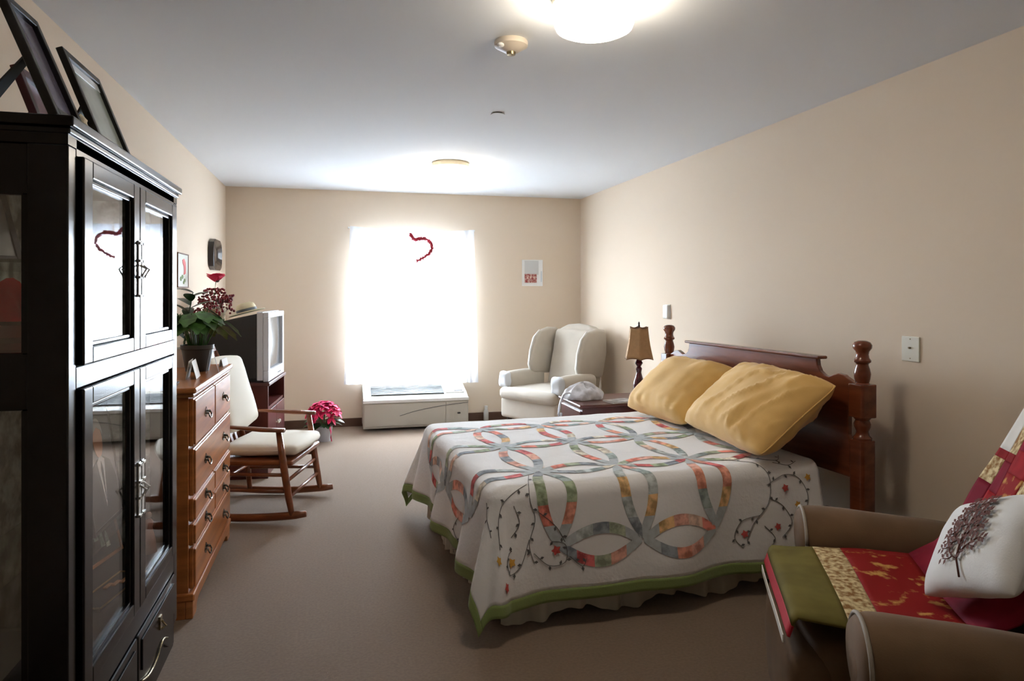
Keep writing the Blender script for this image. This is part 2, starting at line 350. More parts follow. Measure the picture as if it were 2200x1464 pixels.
# ------------------------------------------------------------------ display cabinet
CX0, CX1, CY0, CY1, CZ1 = -1.07, -.61, 1.80, 2.91, 1.785
t = thing('display_cabinet', 'tall black lacquer display cabinet with glass doors', 'cabinet', (0, 0, 0))
B = BLACK
obj('base', MB().box(CX0, CX1-.01, CY0+.01, CY1-.01, 0, .10), B, t, bevel=.006)
obj('bottom_panel', MB().box(CX0+.02, CX1-.02, CY0+.02, CY1-.02, .395, .42), BLACKI, t)
obj('drawer_case', MB().box(CX0+.02, CX1-.03, CY0+.02, CY1-.02, .10, .395), BLACKI, t)
obj('middle_panel', MB().box(CX0+.02, CX1-.02, CY0+.02, CY1-.02, 1.15, 1.195), BLACKI, t)
obj('back_panel', MB().box(CX0, CX0+.02, CY0+.02, CY1-.02, .10, 1.72), mat('lining_marble', (.58, .64, .60), .5, var=.6, scale=14, detail=8), t)
obj('top_panel', MB().box(CX0, CX1, CY0, CY1, 1.72, 1.745), B, t)
obj('cornice', MB().box(CX0, CX1+.006, CY0-.006, CY1+.006, 1.745, 1.760).box(CX0, CX1+.016, CY0-.016, CY1+.016, 1.760, 1.785), B, t, bevel=.004)
for (x, y) in ((CX1-.085, CY0), (CX1-.085, CY1-.05), (CX0, CY0), (CX0, CY1-.05)):
    obj('corner_post', MB().box(x, x+.085, y, y+.05, .10, 1.72), B, t, bevel=.004)
def side(y0, y1, out):
    for z0, z1 in ((.10, .20), (1.10, 1.233), (1.60, 1.72)):
        obj('side_rail', MB().box(CX0+.085, CX1-.085, y0, y1, z0, z1), B, t, bevel=.003)
    for z0, z1 in ((.20, 1.10), (1.233, 1.60)):
        obj('side_pane', MB().box(CX0+.085, CX1-.085, (y0+y1)/2-.002, (y0+y1)/2+.002, z0, z1), GLASS, t)
        for x in (CX0+.085, CX1-.097): obj('glass_bead', MB().box(x, x+.012, y0-.004*out, y1-.004*out, z0, z1), B, t)
side(CY0+.008, CY0+.03, 1); side(CY1-.03, CY1-.008, -1)
obj('far_side_lining', MB().box(CX0+.085, CX1-.085, CY1-.036, CY1-.031, .20, 1.72), mat('lining_marble', (0,0,0)), t)
for z0, z1 in ((.305, .385), (1.14, 1.193), (1.70, 1.745)):
    obj('face_rail', MB().box(CX1-.025, CX1, CY0+.05, CY1-.05, z0, z1), B, t, bevel=.003)
ymid = 2.352
def door(y0, y1, z0, z1, hy, hz0, hz1, gz):
    d = bpy.data.objects.new('cabinet_door', None); COL.objects.link(d); d.parent = t
    st = .062
    f = MB().box(CX1-.014, CX1+.012, y0, y0+st, z0, z1).box(CX1-.014, CX1+.012, y1-st, y1, z0, z1).box(CX1-.014, CX1+.012, y0+st, y1-st, z0, z0+.042).box(CX1-.014, CX1+.012, y0+st, y1-st, z1-.045, z1)
    obj('door_frame', f, B, d, bevel=.004)
    a, b2 = y0+st, y1-st; c0, c1 = z0+.042, z1-.045
    bd = MB().box(CX1-.008, CX1+.004, a, a+.012, c0, c1).box(CX1-.008, CX1+.004, b2-.012, b2, c0, c1).box(CX1-.008, CX1+.004, a, b2, c0, c0+.012).box(CX1-.008, CX1+.004, a, b2, c1-.012, c1)
    obj('glass_bead', bd, B, d, bevel=.003)
    obj('door_pane', MB().box(CX1-.009, CX1-.005, a, b2, c0, c1), CABGLASS, d)
    h = MB().box(CX1+.012, CX1+.016, hy-.012, hy+.012, hz0, hz1)
    for q in (0, .33, .62, .93): h.box(CX1+.012, CX1+.021, hy-.013, hy+.013, hz0+(hz1-hz0)*q, hz0+(hz1-hz0)*q+.008)
    h.tube([(CX1+.017, hy, (hz0+hz1)/2+.012), (CX1+.034, hy, (hz0+hz1)/2), (CX1+.017, hy, (hz0+hz1)/2-.03)], .004, 6)
    obj('handle', h, STEEL, d, bevel=.001)
for z0, z1, h0, h1 in ((1.196, 1.705, 1.36, 1.535), (.388, 1.138, .68, .85)):
    door(CY0+.068, ymid-.002, z0, z1, ymid-.018, h0, h1, 0); door(ymid+.002, CY1-.068, z0, z1, ymid+.018, h0, h1, 0)
for y0, y1 in ((CY0+.06, ymid-.006), (ymid+.006, CY1-.06)):
    d = obj('drawer', MB().box(CX1-.03, CX1+.006, y0, y1, .150, .300), B, t, bevel=.005)
    obj('drawer_panel', MB().box(CX1+.006, CX1+.011, y0+.03, y1-.03, .175, .275), B, d, bevel=.003)
    yc = (y0+y1)/2
    obj('handle', MB().box(CX1+.011, CX1+.015, yc-.012, yc+.012, .205, .25).tube([(CX1+.016, yc, .235), (CX1+.03, yc, .215), (CX1+.016, yc, .205)], .004, 6), BRASS, d)
obj('apron', MB().prism([(CY0+.05,.145),(CY1-.05,.145),(CY1-.05,.03),(CY1-.12,.05),(CY1-.2,.10),(CY0+.2,.10),(CY0+.12,.05),(CY0+.05,.03)], CX1-.02, CX1, 'x'), B, t, bevel=.003)
for y in (2.2, 2.5): obj('apron_scroll', MB().tube(smooth_path([(CX1+.004, 2.352+(y-2.352)*k*2.4, .115+.018*math.sin(k*9)) for k in (.15,.4,.65,.9,1.1)], 4), .0035, 6), BRASS, t, smooth=True)
for z in (1.452,): obj('glass_shelf', MB().box(CX0+.022, CX1-.03, CY0+.032, CY1-.04, z-.008, z), glassmat('shelf_glass', (.75,.85,.82), .02), t)
obj('glass_shelf', MB().box(CX0+.022, CX1-.10, CY0+.032, CY1-.04, .582, .59), glassmat('lower_shelf_glass', (.75,.85,.82), .02), t)
# contents
t = thing('foil_vase', 'dark red ribbed vase with shiny red foil in cabinet', 'vase', (-.805, 1.995, 1.1965))
obj('vase', MB().lathe([(.035, 0), (.05, .01), (.062, .035), (.052, .05), (.064, .065), (.054, .08), (.05, .095), (.058, .105), (.001, .10)], seg=24), mat('dark_red_glass', (.10, .004, .006), .08, coat=.5), t, smooth=2)
def foil(a, b):
    q = a*2*PI; r_ = .045 + .062*b*(1 + .45*math.cos(5*q) + .12*math.sin(11*q)); return (r_*math.cos(q), r_*math.sin(q), .095 + .085*b**.7*(1+.35*math.cos(5*q)) + .008*math.sin(7*q+9*b))
obj('foil_wrap', MB().sheet(foil, 60, 8), mat('red_foil', (.80, .008, .03), .2, coat=.5), t, smooth=True)
def framed(name, label, cat, loc, wy, h, lean, fm, pm, fw=.02, th=.018, rz=0, stand=True, mount=None, sf=.42):
    # photo frame facing local +x, bottom centre at loc, leaning back by angle
    t = thing(name, label, cat, loc, rz); T = TR((0,0,th*math.sin(lean)), ry=-lean)
    f = MB().box(-th, 0, -wy/2, -wy/2+fw, 0, h, T).box(-th, 0, wy/2-fw, wy/2, 0, h, T).box(-th, 0, -wy/2+fw, wy/2-fw, 0, fw, T).box(-th, 0, -wy/2+fw, wy/2-fw, h-fw, h, T)
    obj('frame', f, fm, t, bevel=.002)
    obj('print', MB().box(-th+.003, -th+.008, -wy/2+fw, wy/2-fw, fw, h-fw, T), pm, t)
    if mount: obj('inner_mat', MB().box(-th+.008, -th+.010, -wy/2+fw, wy/2-fw, h-fw-.025, h-fw, T), mount, t)
    if stand:
        top = T @ Vector((-th, 0, h*.62)); foot = Vector((top.x - h*sf, 0, 0)); wd = wy*.16
        obj('easel_back', MB().add([(top.x, -wd*.5, top.z), (top.x, wd*.5, top.z), (foot.x, wd, 0), (foot.x, -wd, 0), (top.x-.006, -wd*.5, top.z), (top.x-.006, wd*.5, top.z), (foot.x-.006, wd, 0), (foot.x-.006, -wd, 0)], [(0,1,2,3),(7,6,5,4),(0,4,5,1),(1,5,6,2),(2,6,7,3),(3,7,4,0)]), fm, t)
    return t
FBLK = mat('frame_black', (.01, .01, .011), .35)
framed('photo_frame', 'big black photo frame on cabinet end by room corner', 'photo frame', (-.635, 1.905, CZ1), .19, .30, R(22), FBLK, mat('print_purple', (.13, .12, .18), .2), .022, .02)
framed('photo_frame', 'burgundy photo frame standing behind black frames on cabinet', 'photo frame', (-.785, 2.30, CZ1), .24, .235, R(20), mat('frame_burgundy', (.10, .008, .02), .35), mat('print_rose', (.35, .16, .2), .25), .03, .02)
framed('photo_frame', 'black photo frame with pale grey-green print on cabinet top', 'photo frame', (-.628, 2.245, CZ1), .30, .27, R(21), mat('frame_black', (0,0,0)), mat('print_pale', (.42, .47, .44), .12, var=.1, scale=6), .024, .018, mount=mat('mat_white', (.75, .8, .85), .3), sf=.22)
t = thing('shell_ornament', 'small cream shell ornament behind frames on cabinet', 'ornament', (-.665, 2.05, CZ1))
obj('shell', MB().lathe([(.012, 0), (.022, .008), (.018, .02), (.021, .03), (.014, .042), (.016, .05), (.001, .066)], seg=14), mat('shell_cream', (.8, .7, .5), .5), t, smooth=True)
obj('shell_base', MB().box(-.018, .018, -.025, .025, 0, .006), mat('shell_cream', (0,0,0)), t)
framed('photo_frame', 'pale grey picture leaning inside upper cabinet shelf', 'photo frame', (-.86, 2.03, 1.4535), .15, .20, R(24), mat('frame_slate', (.05, .055, .07), .4), mat('print_slate', (.42, .45, .46), .4, var=.2, scale=9), .014, .012, rz=R(-40))
tp = framed('portrait_photo', 'framed portrait of grey-haired man in dark suit in cabinet', 'photo frame', (-.745, 2.58, .5915), .30, .40, R(8), FBLK, mat('portrait_ground', (.2, .21, .22), .4), .012, .012, stand=False)
Tp = TR((0,0,.012*math.sin(R(8))), ry=-R(8))
def flat(name, out, d, m, par, T): return obj(name, MB().prism(out, d, d+.001, 'x', T), m, par)
flat('jacket', [(-.135,.014),(.135,.014),(.13,.13),(.09,.20),(.03,.225),(-.03,.225),(-.09,.20),(-.13,.13)], -.004, mat('portrait_jacket', (.02,.022,.026), .5), tp, Tp)
flat('shirt', [(0,.06),(.035,.215),(.0,.235),(-.035,.215)], -.003, mat('portrait_shirt', (.88,.88,.9), .5), tp, Tp)
flat('face', ell(0, .285, .043, .058), -.003, mat('portrait_skin', (.75,.42,.3), .5), tp, Tp)
flat('hair', [(.05*math.cos(a), .295+.065*math.sin(a)) for a in [PI*k/10 for k in range(11)]] + [(-.036,.315),(0,.33),(.036,.315)], -.002, mat('portrait_hair', (.6,.6,.6), .5), tp, Tp)
flat('tie', [(0,.08),(.009,.19),(0,.215),(-.009,.19)], -.002, mat('portrait_tie', (.03,.03,.05), .5), tp, Tp)
COPPER = mat('copper_frame', (.45, .18, .06), .4)
tf = framed('gold_print', 'small copper framed dark print at bottom of cabinet', 'picture', (-.80, 2.68, .4215), .28, .15, R(14), COPPER, mat('print_forest', (.02,.025,.022), .4), .012, .012, stand=False, rz=R(-12))
Tf = TR((0,0,.012*math.sin(R(14))), ry=-R(14))
for y, z, h_ in ((-.10,.03,.09),(-.07,.02,.11),(.03,.05,.07),(.06,.04,.06),(.0,.08,.07)): flat('painted_figure', [(y-.012,z),(y+.012,z),(y+.008,z+h_*.7),(y,z+h_),(y-.008,z+h_*.7)], -.003, mat('painted_pale', (.6,.66,.56), .5, var=.4, scale=80), tf, Tf)
t = thing('gold_rim_slab', 'flat dark slab with thin gold rim in cabinet', 'slab', (-.70, 2.42, .4215), R(-12))  # flat dark slab with a gold rim and small copper bars
obj('slab_base', MB().box(-.045, .045, -.14, .14, 0, .008), BLACKI, t)
obj('slab_rim', MB().box(-.045,-.042,-.14,.14,.008,.012).box(.042,.045,-.14,.14,.008,.012).box(-.042,.042,-.14,-.137,.008,.012).box(-.042,.042,.137,.14,.008,.012), mat('gold_rim', (.55,.36,.18), .3, metal=.6), t)
for q in range(4): obj('copper_bar', MB().rbox((-.02+.014*q, .02+.022*q, .011), (.014, .04, .006), .003), COPPER, t)
t = thing('reflected_figure', 'slim pink reflection in far lower cabinet door built as figure', 'reflected figure', (-.675, 2.76, .4215))  # reflection in the door glass, modelled as a solid figure
obj('gown', MB().lathe([(.03, 0), (.024, .05), (.014, .09), (.018, .11), (.010, .122), (.001, .124)], seg=14), mat('reflected_pink', (.5, .26, .2), .4), t, smooth=True)
obj('head', MB().ball((0, 0, .136), .013), mat('reflected_skin', (.5, .33, .25), .5), t, smooth=True)
for i, (c, hh) in enumerate((((.55,.45,.10), .155), ((.07,.22,.17), .13), ((.16,.03,.05), .145))):
    bk = thing('book', ('yellow', 'green', 'dark red')[i] + ' book standing upright in cabinet end', 'book', (-.84 - .05*i, 1.905, .4215))
    obj('cover', MB().box(-.018, -.015, -.055, .065, 0, hh).box(.015, .018, -.055, .065, 0, hh).box(-.015, .015, -.055, -.052, 0, hh), mat('book_cover_' + 'abc'[i], c, .5), bk)
    obj('pages', MB().box(-.015, .015, -.052, .06, .004, hh-.004), PAPER, bk)

# ------------------------------------------------------------------ dresser
DX0, DX1, DY0, DY1, DH = -1.065, -.60, 3.12, 4.13, .975
t = thing('chest_of_drawers', 'honey maple chest of drawers with metal bail pulls', 'dresser')
obj('body', MB().box(DX0, DX1-.012, DY0+.012, DY1-.012, .10, DH-.03), OAK, t, bevel=.003)
obj('top', MB().box(DX0, DX1+.022, DY0-.012, DY1+.012, DH-.026, DH), OAK, t, bevel=.008)
obj('top_moulding', MB().box(DX0, DX1+.010, DY0, DY1, DH-.042, DH-.026), OAK, t, bevel=.005)
obj('base_moulding', MB().box(DX0, DX1+.014, DY0-.004, DY1+.004, .075, .105), OAK, t, bevel=.006)
ap = [(DY0,.075),(DY0,0),(DY0+.07,0),(DY0+.085,.03),(DY0+.13,.045),(DY1-.13,.045),(DY1-.085,.03),(DY1-.07,0),(DY1,0),(DY1,.075)]
obj('front_plinth', MB().prism(ap, DX1-.022, DX1+.008, 'x'), OAK, t, bevel=.003)
for y in (DY0, DY1-.02): obj('side_plinth', MB().prism([(DX0,.075),(DX0,0),(DX0+.08,0),(DX0+.1,.04),(DX1-.10,.04),(DX1-.08,0),(DX1-.022,0),(DX1-.022,.075)], y, y+.02, 'y'), OAK, t, bevel=.002)
def pull(m, y, z):
    m.prism([(y-.034,z),(y-.022,z+.014),(y-.01,z+.020),(y,z+.026),(y+.01,z+.020),(y+.022,z+.014),(y+.034,z),(y+.022,z-.014),(y,z-.022),(y-.022,z-.014)], DX1+.014, DX1+.0165, 'x')
    for s in (-1, 1): m.lathe([(.006, 0), (.006, .010), (.004, .014), (.001, .014)], seg=10, T=TR((DX1+.0165, y+s*.024, z+.002), ry=R(90)))
    m.tube(smooth_path([(DX1+.028, y-.024, z+.002), (DX1+.034, y-.026, z-.012), (DX1+.036, y-.012, z-.022), (DX1+.036, y+.012, z-.022), (DX1+.034, y+.026, z-.012), (DX1+.028, y+.024, z+.002)], 3), .0035, 6)
PULL = mat('bail_pull', (.32, .30, .26), .22, metal=1, col2=(.02,.02,.02), scale=90)
ym = (DY0+DY1)/2; g0, g1 = DY0+.022, DY1-.022
rows = [(.722, .925, [(g0, ym-.006), (ym+.006, g1)], 1), (.512, .712, [(g0, g1)], 2), (.402, .500, [(g0, ym-.006), (ym+.006, g1)], 1), (.300, .392, [(g0, ym-.006), (ym+.006, g1)], 1), (.118, .290, [(g0, g1)], 2)]
for z0, z1, spans, nh in rows:
    for a, b in spans:
        d = obj('drawer', MB().box(DX1-.012, DX1+.006, a, b, z0, z1).box(DX1+.006, DX1+.014, a+.006, b-.006, z0+.006, z1-.006), OAK, t, bevel=.006)
        for k in range(nh):
            y = (a+b)/2 if nh == 1 else a + (b-a)*(.24 if k == 0 else .76)
            m = MB(); pull(m, y, (z0+z1)/2 + .004); obj('handle', m, PULL, d, smooth=2)

# things on the dresser
def leaf(m, base, tip, width, droop=.0, fold=.15, n=6, lobes=0):
    base, tip = Vector(base), Vector(tip); ax = tip - base; L = ax.length; ax.normalize()
    sd = ax.cross(Vector((0,0,1))); sd = Vector((1,0,0)) if sd.length < .1 else sd.normalized(); up = sd.cross(ax).normalized()
    vs = []; fs = []
    for i in range(n+1):
        q = i/n; w_ = width*.5*math.sin(PI*min(1, q*.94+.04))**.75*(1 + (.25*math.cos(q*PI*2*lobes) if lobes else 0)); p = base + ax*L*q + Vector((0,0,-droop*L*q*q))
        vs += [p - sd*w_ + up*w_*fold, p, p + sd*w_ + up*w_*fold]
    for i in range(n):
        k = i*3; fs += [(k, k+1, k+4, k+3), (k+1, k+2, k+5, k+4)]
    m.add(vs, fs)
t = thing('potted_begonia', 'broad leaved houseplant in dark brown pot on dresser', 'potted plant', (-.70, 3.80, DH))
obj('pot', MB().lathe([(.056, 0), (.074, .11), (.08, .115), (.08, .135), (.074, .135), (.072, .12), (.001, .118)], seg=26), mat('pot_brown', (.045, .04, .036), .5), t, smooth=2)
obj('soil', MB().lathe([(.072, .119), (.04, .124), (.001, .126)], seg=20), SOIL, t)
for k in range(26):
    a = k*2.4 + .3; r_ = .06 + .11*((k*.618) % 1); h = .32 - .55*r_ + .04*rnd.random()
    b = Vector((.04*math.cos(a), .04*math.sin(a), .125)); kn = Vector((r_*.8*math.cos(a), r_*.8*math.sin(a), h)); tp_ = kn + Vector((math.cos(a)*.085, math.sin(a)*.085, -.03 - .05*rnd.random()))
    m = MB(); m.tube([b, (b+kn)/2 + Vector((0,0,.02)), kn], .003, 5); leaf(m, kn - Vector((math.cos(a), math.sin(a), 0))*.02, tp_, .085, .2, .12, 7, 3)
    obj('leaf', m, LEAF, t, smooth=True)
t = thing('potted_rubber_plant', 'upright glossy oval leaved plant in white pot on dresser', 'potted plant', (-.815, 4.045, DH))
obj('pot', MB().lathe([(.05, 0), (.068, .09), (.072, .10), (.066, .10), (.062, .09), (.001, .088)], seg=24), mat('pot_white', (.75, .75, .72), .35), t, smooth=2)
obj('soil', MB().lathe([(.062, .089), (.001, .093)], seg=18), SOIL, t)
obj('stem', MB().tube([(0,0,.09), (.01,.02,.2), (.02,.05,.30), (.03,.09,.40)], [.006,.005,.004,.003], 6), LEAFD, t, smooth=True)
for k in range(13):
    q = k/12; b = Vector((.03*q, .10*q*q, .13+.27*q)); a = k*2.3 + .5
    m = MB(); leaf(m, b, b + Vector((math.cos(a)*.12, math.sin(a)*.10 + .03, .07*(1-q) + .05)), .062, .2, .2)
    obj('leaf', m, LEAFD, t, smooth=True)
def card(loc, wy, h, rz, label, m=PAPER, name='greeting_card'):
    t = thing(name, label, 'card', loc, rz); a = R(14)
    obj('front_leaf', MB().box(0, .0015, -wy/2, wy/2, 0, h, TR((.03*h/.1, 0, .0004), ry=-a*1.0)), m, t)
    obj('back_leaf', MB().box(-.0015, 0, -wy/2, wy/2, 0, h, TR((-.03*h/.1 + .008*h/.1, 0, .0004), ry=a*.65)), m, t)
    return t
card((-.665, 3.49, DH), .15, .085, R(4), 'white folded greeting card on dresser front edge')
card((-.612, 4.04, DH), .13, .04, R(-3), 'low white folded card on far end of dresser')
card((-.615, 3.695, DH), .045, .11, R(10), 'pale blue tall card before the brown plant pot', mat('blue_card', (.50, .58, .70), .6))
card((-.80, 3.50, DH), .10, .15, R(-30), 'tall cream card standing behind photo frame on dresser', mat('cream_card', (.75, .72, .62), .6))
framed('photo_frame', 'dark wood photo frame on near end of dresser', 'photo frame', (-.70, 3.24, DH), .13, .17, R(16), mat('frame_walnut', (.05, .02, .012), .4), mat('print_sepia', (.35, .3, .25), .3), .014, .012, rz=R(20))
t = thing('trinket_dish', 'small pale blue dish beside photo frame on dresser', 'dish', (-.69, 3.165, DH))
obj('bowl', MB().lathe([(.018, 0), (.03, .006), (.038, .02), (.035, .02), (.028, .009), (.001, .007)], seg=20), mat('blue_china', (.42, .5, .6), .25), t, smooth=2)

# ------------------------------------------------------------------ television and stand
TVR = R(-5)
t = thing('tv_stand', 'dark mahogany television stand with paper pinned on front', 'tv stand', (-.755, 5.745, 0), TVR)
sx, sy, sh = .285, .365, .71
obj('top', MB().box(-sx, sx+.012, -sy-.008, sy+.008, sh-.025, sh), MAHOG, t, bevel=.004)
obj('side_panel', MB().box(-sx, sx, -sy, -sy+.02, 0, sh-.025), MAHOG, t); obj('side_panel', MB().box(-sx, sx, sy-.02, sy, 0, sh-.025), MAHOG, t)
obj('back_panel', MB().box(-sx, -sx+.01, -sy+.02, sy-.02, .03, sh-.025), MAHOG, t)
for z in (.06, .50): obj('shelf', MB().box(-sx+.01, sx-.01, -sy+.02, sy-.02, z, z+.02), MAHOG, t)
for y0, y1 in ((-sy+.022, -.002), (.002, sy-.022)):
    d = obj('cabinet_door', MB().box(sx-.018, sx, y0, y1, .08, .495), MAHOG, t, bevel=.003)
    yk = y1-.03 if y0 < -.1 else y0+.03
    obj('knob', MB().lathe([(.006, 0), (.006, .01), (.013, .016), (.012, .024), (.001, .027)], seg=12, T=TR((sx, yk, .36), ry=R(90))), IVORYP, d, smooth=2)
obj('plinth', MB().box(-sx, sx-.01, -sy+.02, sy-.02, 0, .06), MAHOG, t)
t = thing('television', 'grey tube television with silver front bezel', 'television', (-.755, 5.745, sh), TVR)
W2, HT = .34, .525
obj('rear_housing', MB().add([(.20,-W2+.012,.03),(.20,W2-.012,.03),(.20,W2-.012,HT-.012),(.20,-W2+.012,HT-.012),(0,-W2+.03,.02),(0,W2-.03,.02),(0,W2-.03,HT-.055),(0,-W2+.03,HT-.055),(-.27,-W2+.09,.02),(-.27,W2-.09,.02),(-.27,W2-.09,HT-.125),(-.27,-W2+.09,HT-.125)],
    [(0,1,2,3),(0,4,5,1),(1,5,6,2),(2,6,7,3),(3,7,4,0),(4,8,9,5),(5,9,10,6),(6,10,11,7),(7,11,8,4),(8,11,10,9)]), DARKP, t, bevel=.006)
obj('foot_base', MB().box(-.22, .19, -W2+.05, W2-.05, 0, .03), DARKP, t)
obj('rear_bezel', MB().box(.20, .245, -W2, W2, .012, HT), SILVERP, t, bevel=.006)
obj('front_bezel', MB().box(.245, .285, -W2, W2, .004, .085).box(.245, .285, -W2, W2, HT-.045, HT-.004).box(.245, .285, -W2, -W2+.06, .085, HT-.045).box(.245, .285, W2-.06, W2, .085, HT-.045), mat('bezel_pale', (.66, .69, .75), .35, metal=.15), t, bevel=.005)
obj('screen', MB().sheet(lambda a, b: (.262 + .014*math.sin(a*PI)*math.sin(b*PI), -W2+.058 + (2*W2-.116)*a, .083 + (HT-.126)*b), 12, 10), SCREEN, t, smooth=True)
for k in range(4): obj('button', MB().box(.285, .288, .05+k*.035, .07+k*.035, .03, .038), DARKP, t)
T_TV = Matrix.Translation((-.755, 5.745, sh)) @ Matrix.Rotation(TVR, 4, 'Z')
p = T_TV @ Vector((-.135, -.19, HT-.070))
t = thing('berry_basket', 'beige basket of dark red berries and pink poppy on television', 'flower basket', p, TVR)
obj('basket', MB().lathe([(.06, 0), (.078, .05), (.085, .092), (.08, .095), (.07, .06), (.001, .055)], seg=22), mat('basket_beige', (.45, .36, .24), .8, var=.3, scale=60), t, smooth=2)
m = MB(); st = MB()
for k in range(46):
    a = rnd.random()*2*PI; e = rnd.random(); r_ = .05 + .125*e; z = .13 + .12*rnd.random() - .07*e
    c = Vector((r_*math.cos(a)*.75, r_*math.sin(a), z)); st.tube([(.02*math.cos(a), .02*math.sin(a), .07), c*.6 + Vector((0,0,.06)), c], .0015, 4)
    for j in range(6): m.ball(c + Vector((rnd.uniform(-.022,.022), rnd.uniform(-.022,.022), rnd.uniform(-.02,.02))), rnd.uniform(.007, .012), seg=6, rings=4)
o = obj('berry_sprays', m, BERRY, t, smooth=True); o['kind'] = 'stuff'
obj('stems', st, mat('twig', (.12, .07, .05), .7), t)
obj('poppy_stem', MB().tube([(0,0,.06), (.0,-.01,.2), (.01,.0,.295)], .003, 6), LEAF, t)
for k in range(6):
    a = k*PI/3; m = MB(); leaf(m, (.01, 0, .295), (.01 + .07*math.cos(a), .085*math.sin(a), .345 + .015*(k % 2)), .10, 0, .35); obj('petal', m, POPPY, t, smooth=True)
obj('poppy_heart', MB().ball((.02, 0, .31), .018), mat('poppy_heart', (.10, .06, .06), .7), t, smooth=True)
p = T_TV @ Vector((.04, .10, HT-.025))
t = thing('straw_hat', 'cream straw hat with grey-blue band on television', 'hat', p, TVR)
TH_ = TR((0,0,.012), ry=R(-15))
obj('brim', MB().lathe([(.065, 0), (.10, .002), (.140, -.004), (.142, .0), (.10, .008), (.065, .006)], seg=28, T=TH_), mat('straw', (.66, .60, .40), .8, bump=.3, bscale=120), t, smooth=True)
obj('crown', MB().lathe([(.078, 0), (.076, .04), (.066, .068), (.04, .08), (.001, .082)], seg=28, T=TH_), mat('straw', (0,0,0)), t, smooth=True)
obj('hat_band', MB().lathe([(.0800, .008), (.0795, .03), (.077, .03), (.077, .008)], seg=28, T=TH_), mat('band_blue', (.14, .17, .19), .7), t, smooth=2)

# ------------------------------------------------------------------ rocking chair with cushions
RK = R(-15)
RLOC = (-.457, 4.635, 0)
t = thing('rocking_chair', 'reddish wooden rocking chair between dresser and television', 'rocking chair', RLOC, RK)
HWR = .29
for s in (-1, 1):
    rp = [(x, s*HWR, .028 + .16*(x+.04)**2) for x in [-.46 + .82*i/14 for i in range(15)]]
    obj('rocker', MB().sheet(lambda a, b: (0,0,0), 1, 1) if 0 else MB().tube(rp, [.016]*14+[.012], 8, flat=1.5), ROCKW, t, smooth=True)
    obj('front_leg', MB().tube([(.275, s*HWR, .045), (.255, s*HWR, .15), (.225, s*HWR, .34), (.195, s*HWR, .545)], [.016,.021,.022,.017], 10), ROCKW, t, smooth=True)
    obj('rear_leg', MB().tube([(-.20, s*(HWR-.02), .035), (-.215, s*(HWR-.02), .2), (-.23, s*(HWR-.03), .36)], [.015,.02,.02], 10), ROCKW, t, smooth=True)
    obj('back_post', MB().tube([(-.22, s*.235, .345), (-.28, s*.235, .6), (-.36, s*.23, .85), (-.42, s*.225, .985)], [.019,.018,.017,.014], 10), ROCKW, t, smooth=True)
    obj('armrest', MB().tube([(-.285, s*.262, .575), (-.1, s*.29, .572), (.1, s*.305, .56), (.235, s*.305, .555)], [.016,.02,.028,.024], 10, flat=.5), ROCKW, t, smooth=True)
    for z in (.19, .285): obj('side_stretcher', MB().tube([(-.213, s*(HWR-.02), z), (.25-.1*(z-.15), s*HWR, z)], .011, 8), ROCKW, t, smooth=True)
for z in (.15, .245): obj('front_stretcher', MB().tube([(.255-.16*(z-.15), -HWR, z), (.255-.16*(z-.15), HWR, z)], .011, 8), ROCKW, t, smooth=True)
obj('rear_stretcher', MB().tube([(-.213, -HWR+.02, .21), (-.213, HWR-.02, .21)], .011, 8), ROCKW, t, smooth=True)
obj('seat', MB().rbox((.01, 0, .352), (.53, .57, .035), .015, bulge=(0,0,0)), ROCKW, t, smooth=True)
for y in (-.14, -.07, 0, .07, .14): obj('back_slat', MB().box(-.006, .006, y-.018, y+.018, 0, .60, TR((-.225, 0, .365), ry=R(-17))), ROCKW, t, bevel=.003)
obj('top_rail', MB().rbox((0, 0, 0), (.028, .50, .11), .012, T=TR((-.425, 0, .965), ry=R(-18))), ROCKW, t, smooth=True)
obj('lower_rail', MB().rbox((0, 0, 0), (.022, .46, .05), .01, T=TR((-.262, 0, .46), ry=R(-15))), ROCKW, t, smooth=True)
t = thing('seat_cushion', 'cream seat pad tied onto the rocking chair', 'cushion', (RLOC[0], RLOC[1], .385), RK)
obj('pad', MB().rbox((.06, 0, .034), (.46, .49, .066), .032, bulge=(.02, .008, .012), wr=.005, seed=3), CREAM, t, smooth=True)
obj('piping', MB().tube([(.06+.238*math.copysign(abs(math.cos(a))**.4, math.cos(a)), .247*math.copysign(abs(math.sin(a))**.4, math.sin(a)), .034) for a in [2*PI*k/48 for k in range(49)]], .005, 6), CREAM, t, smooth=True)
t = thing('back_cushion', 'cream back pad tied onto the rocking chair', 'cushion', (RLOC[0], RLOC[1], 0), RK)
obj('pad', MB().rbox((.078, 0, .235), (.075, .47, .45), .036, bulge=(.015, .005, .02), wr=.005, seed=5, T=TR((-.215, 0, .492), ry=R(-17))), CREAM, t, smooth=True)
for s in (-1, 1): obj('tie', MB().tube(smooth_path([(-.275, s*.225, .86), (-.33, s*.258, .885), (-.36, s*.285, .88), (-.37, s*.31, .85)], 4), .006, 6, flat=.5), CREAM, t, smooth=True)

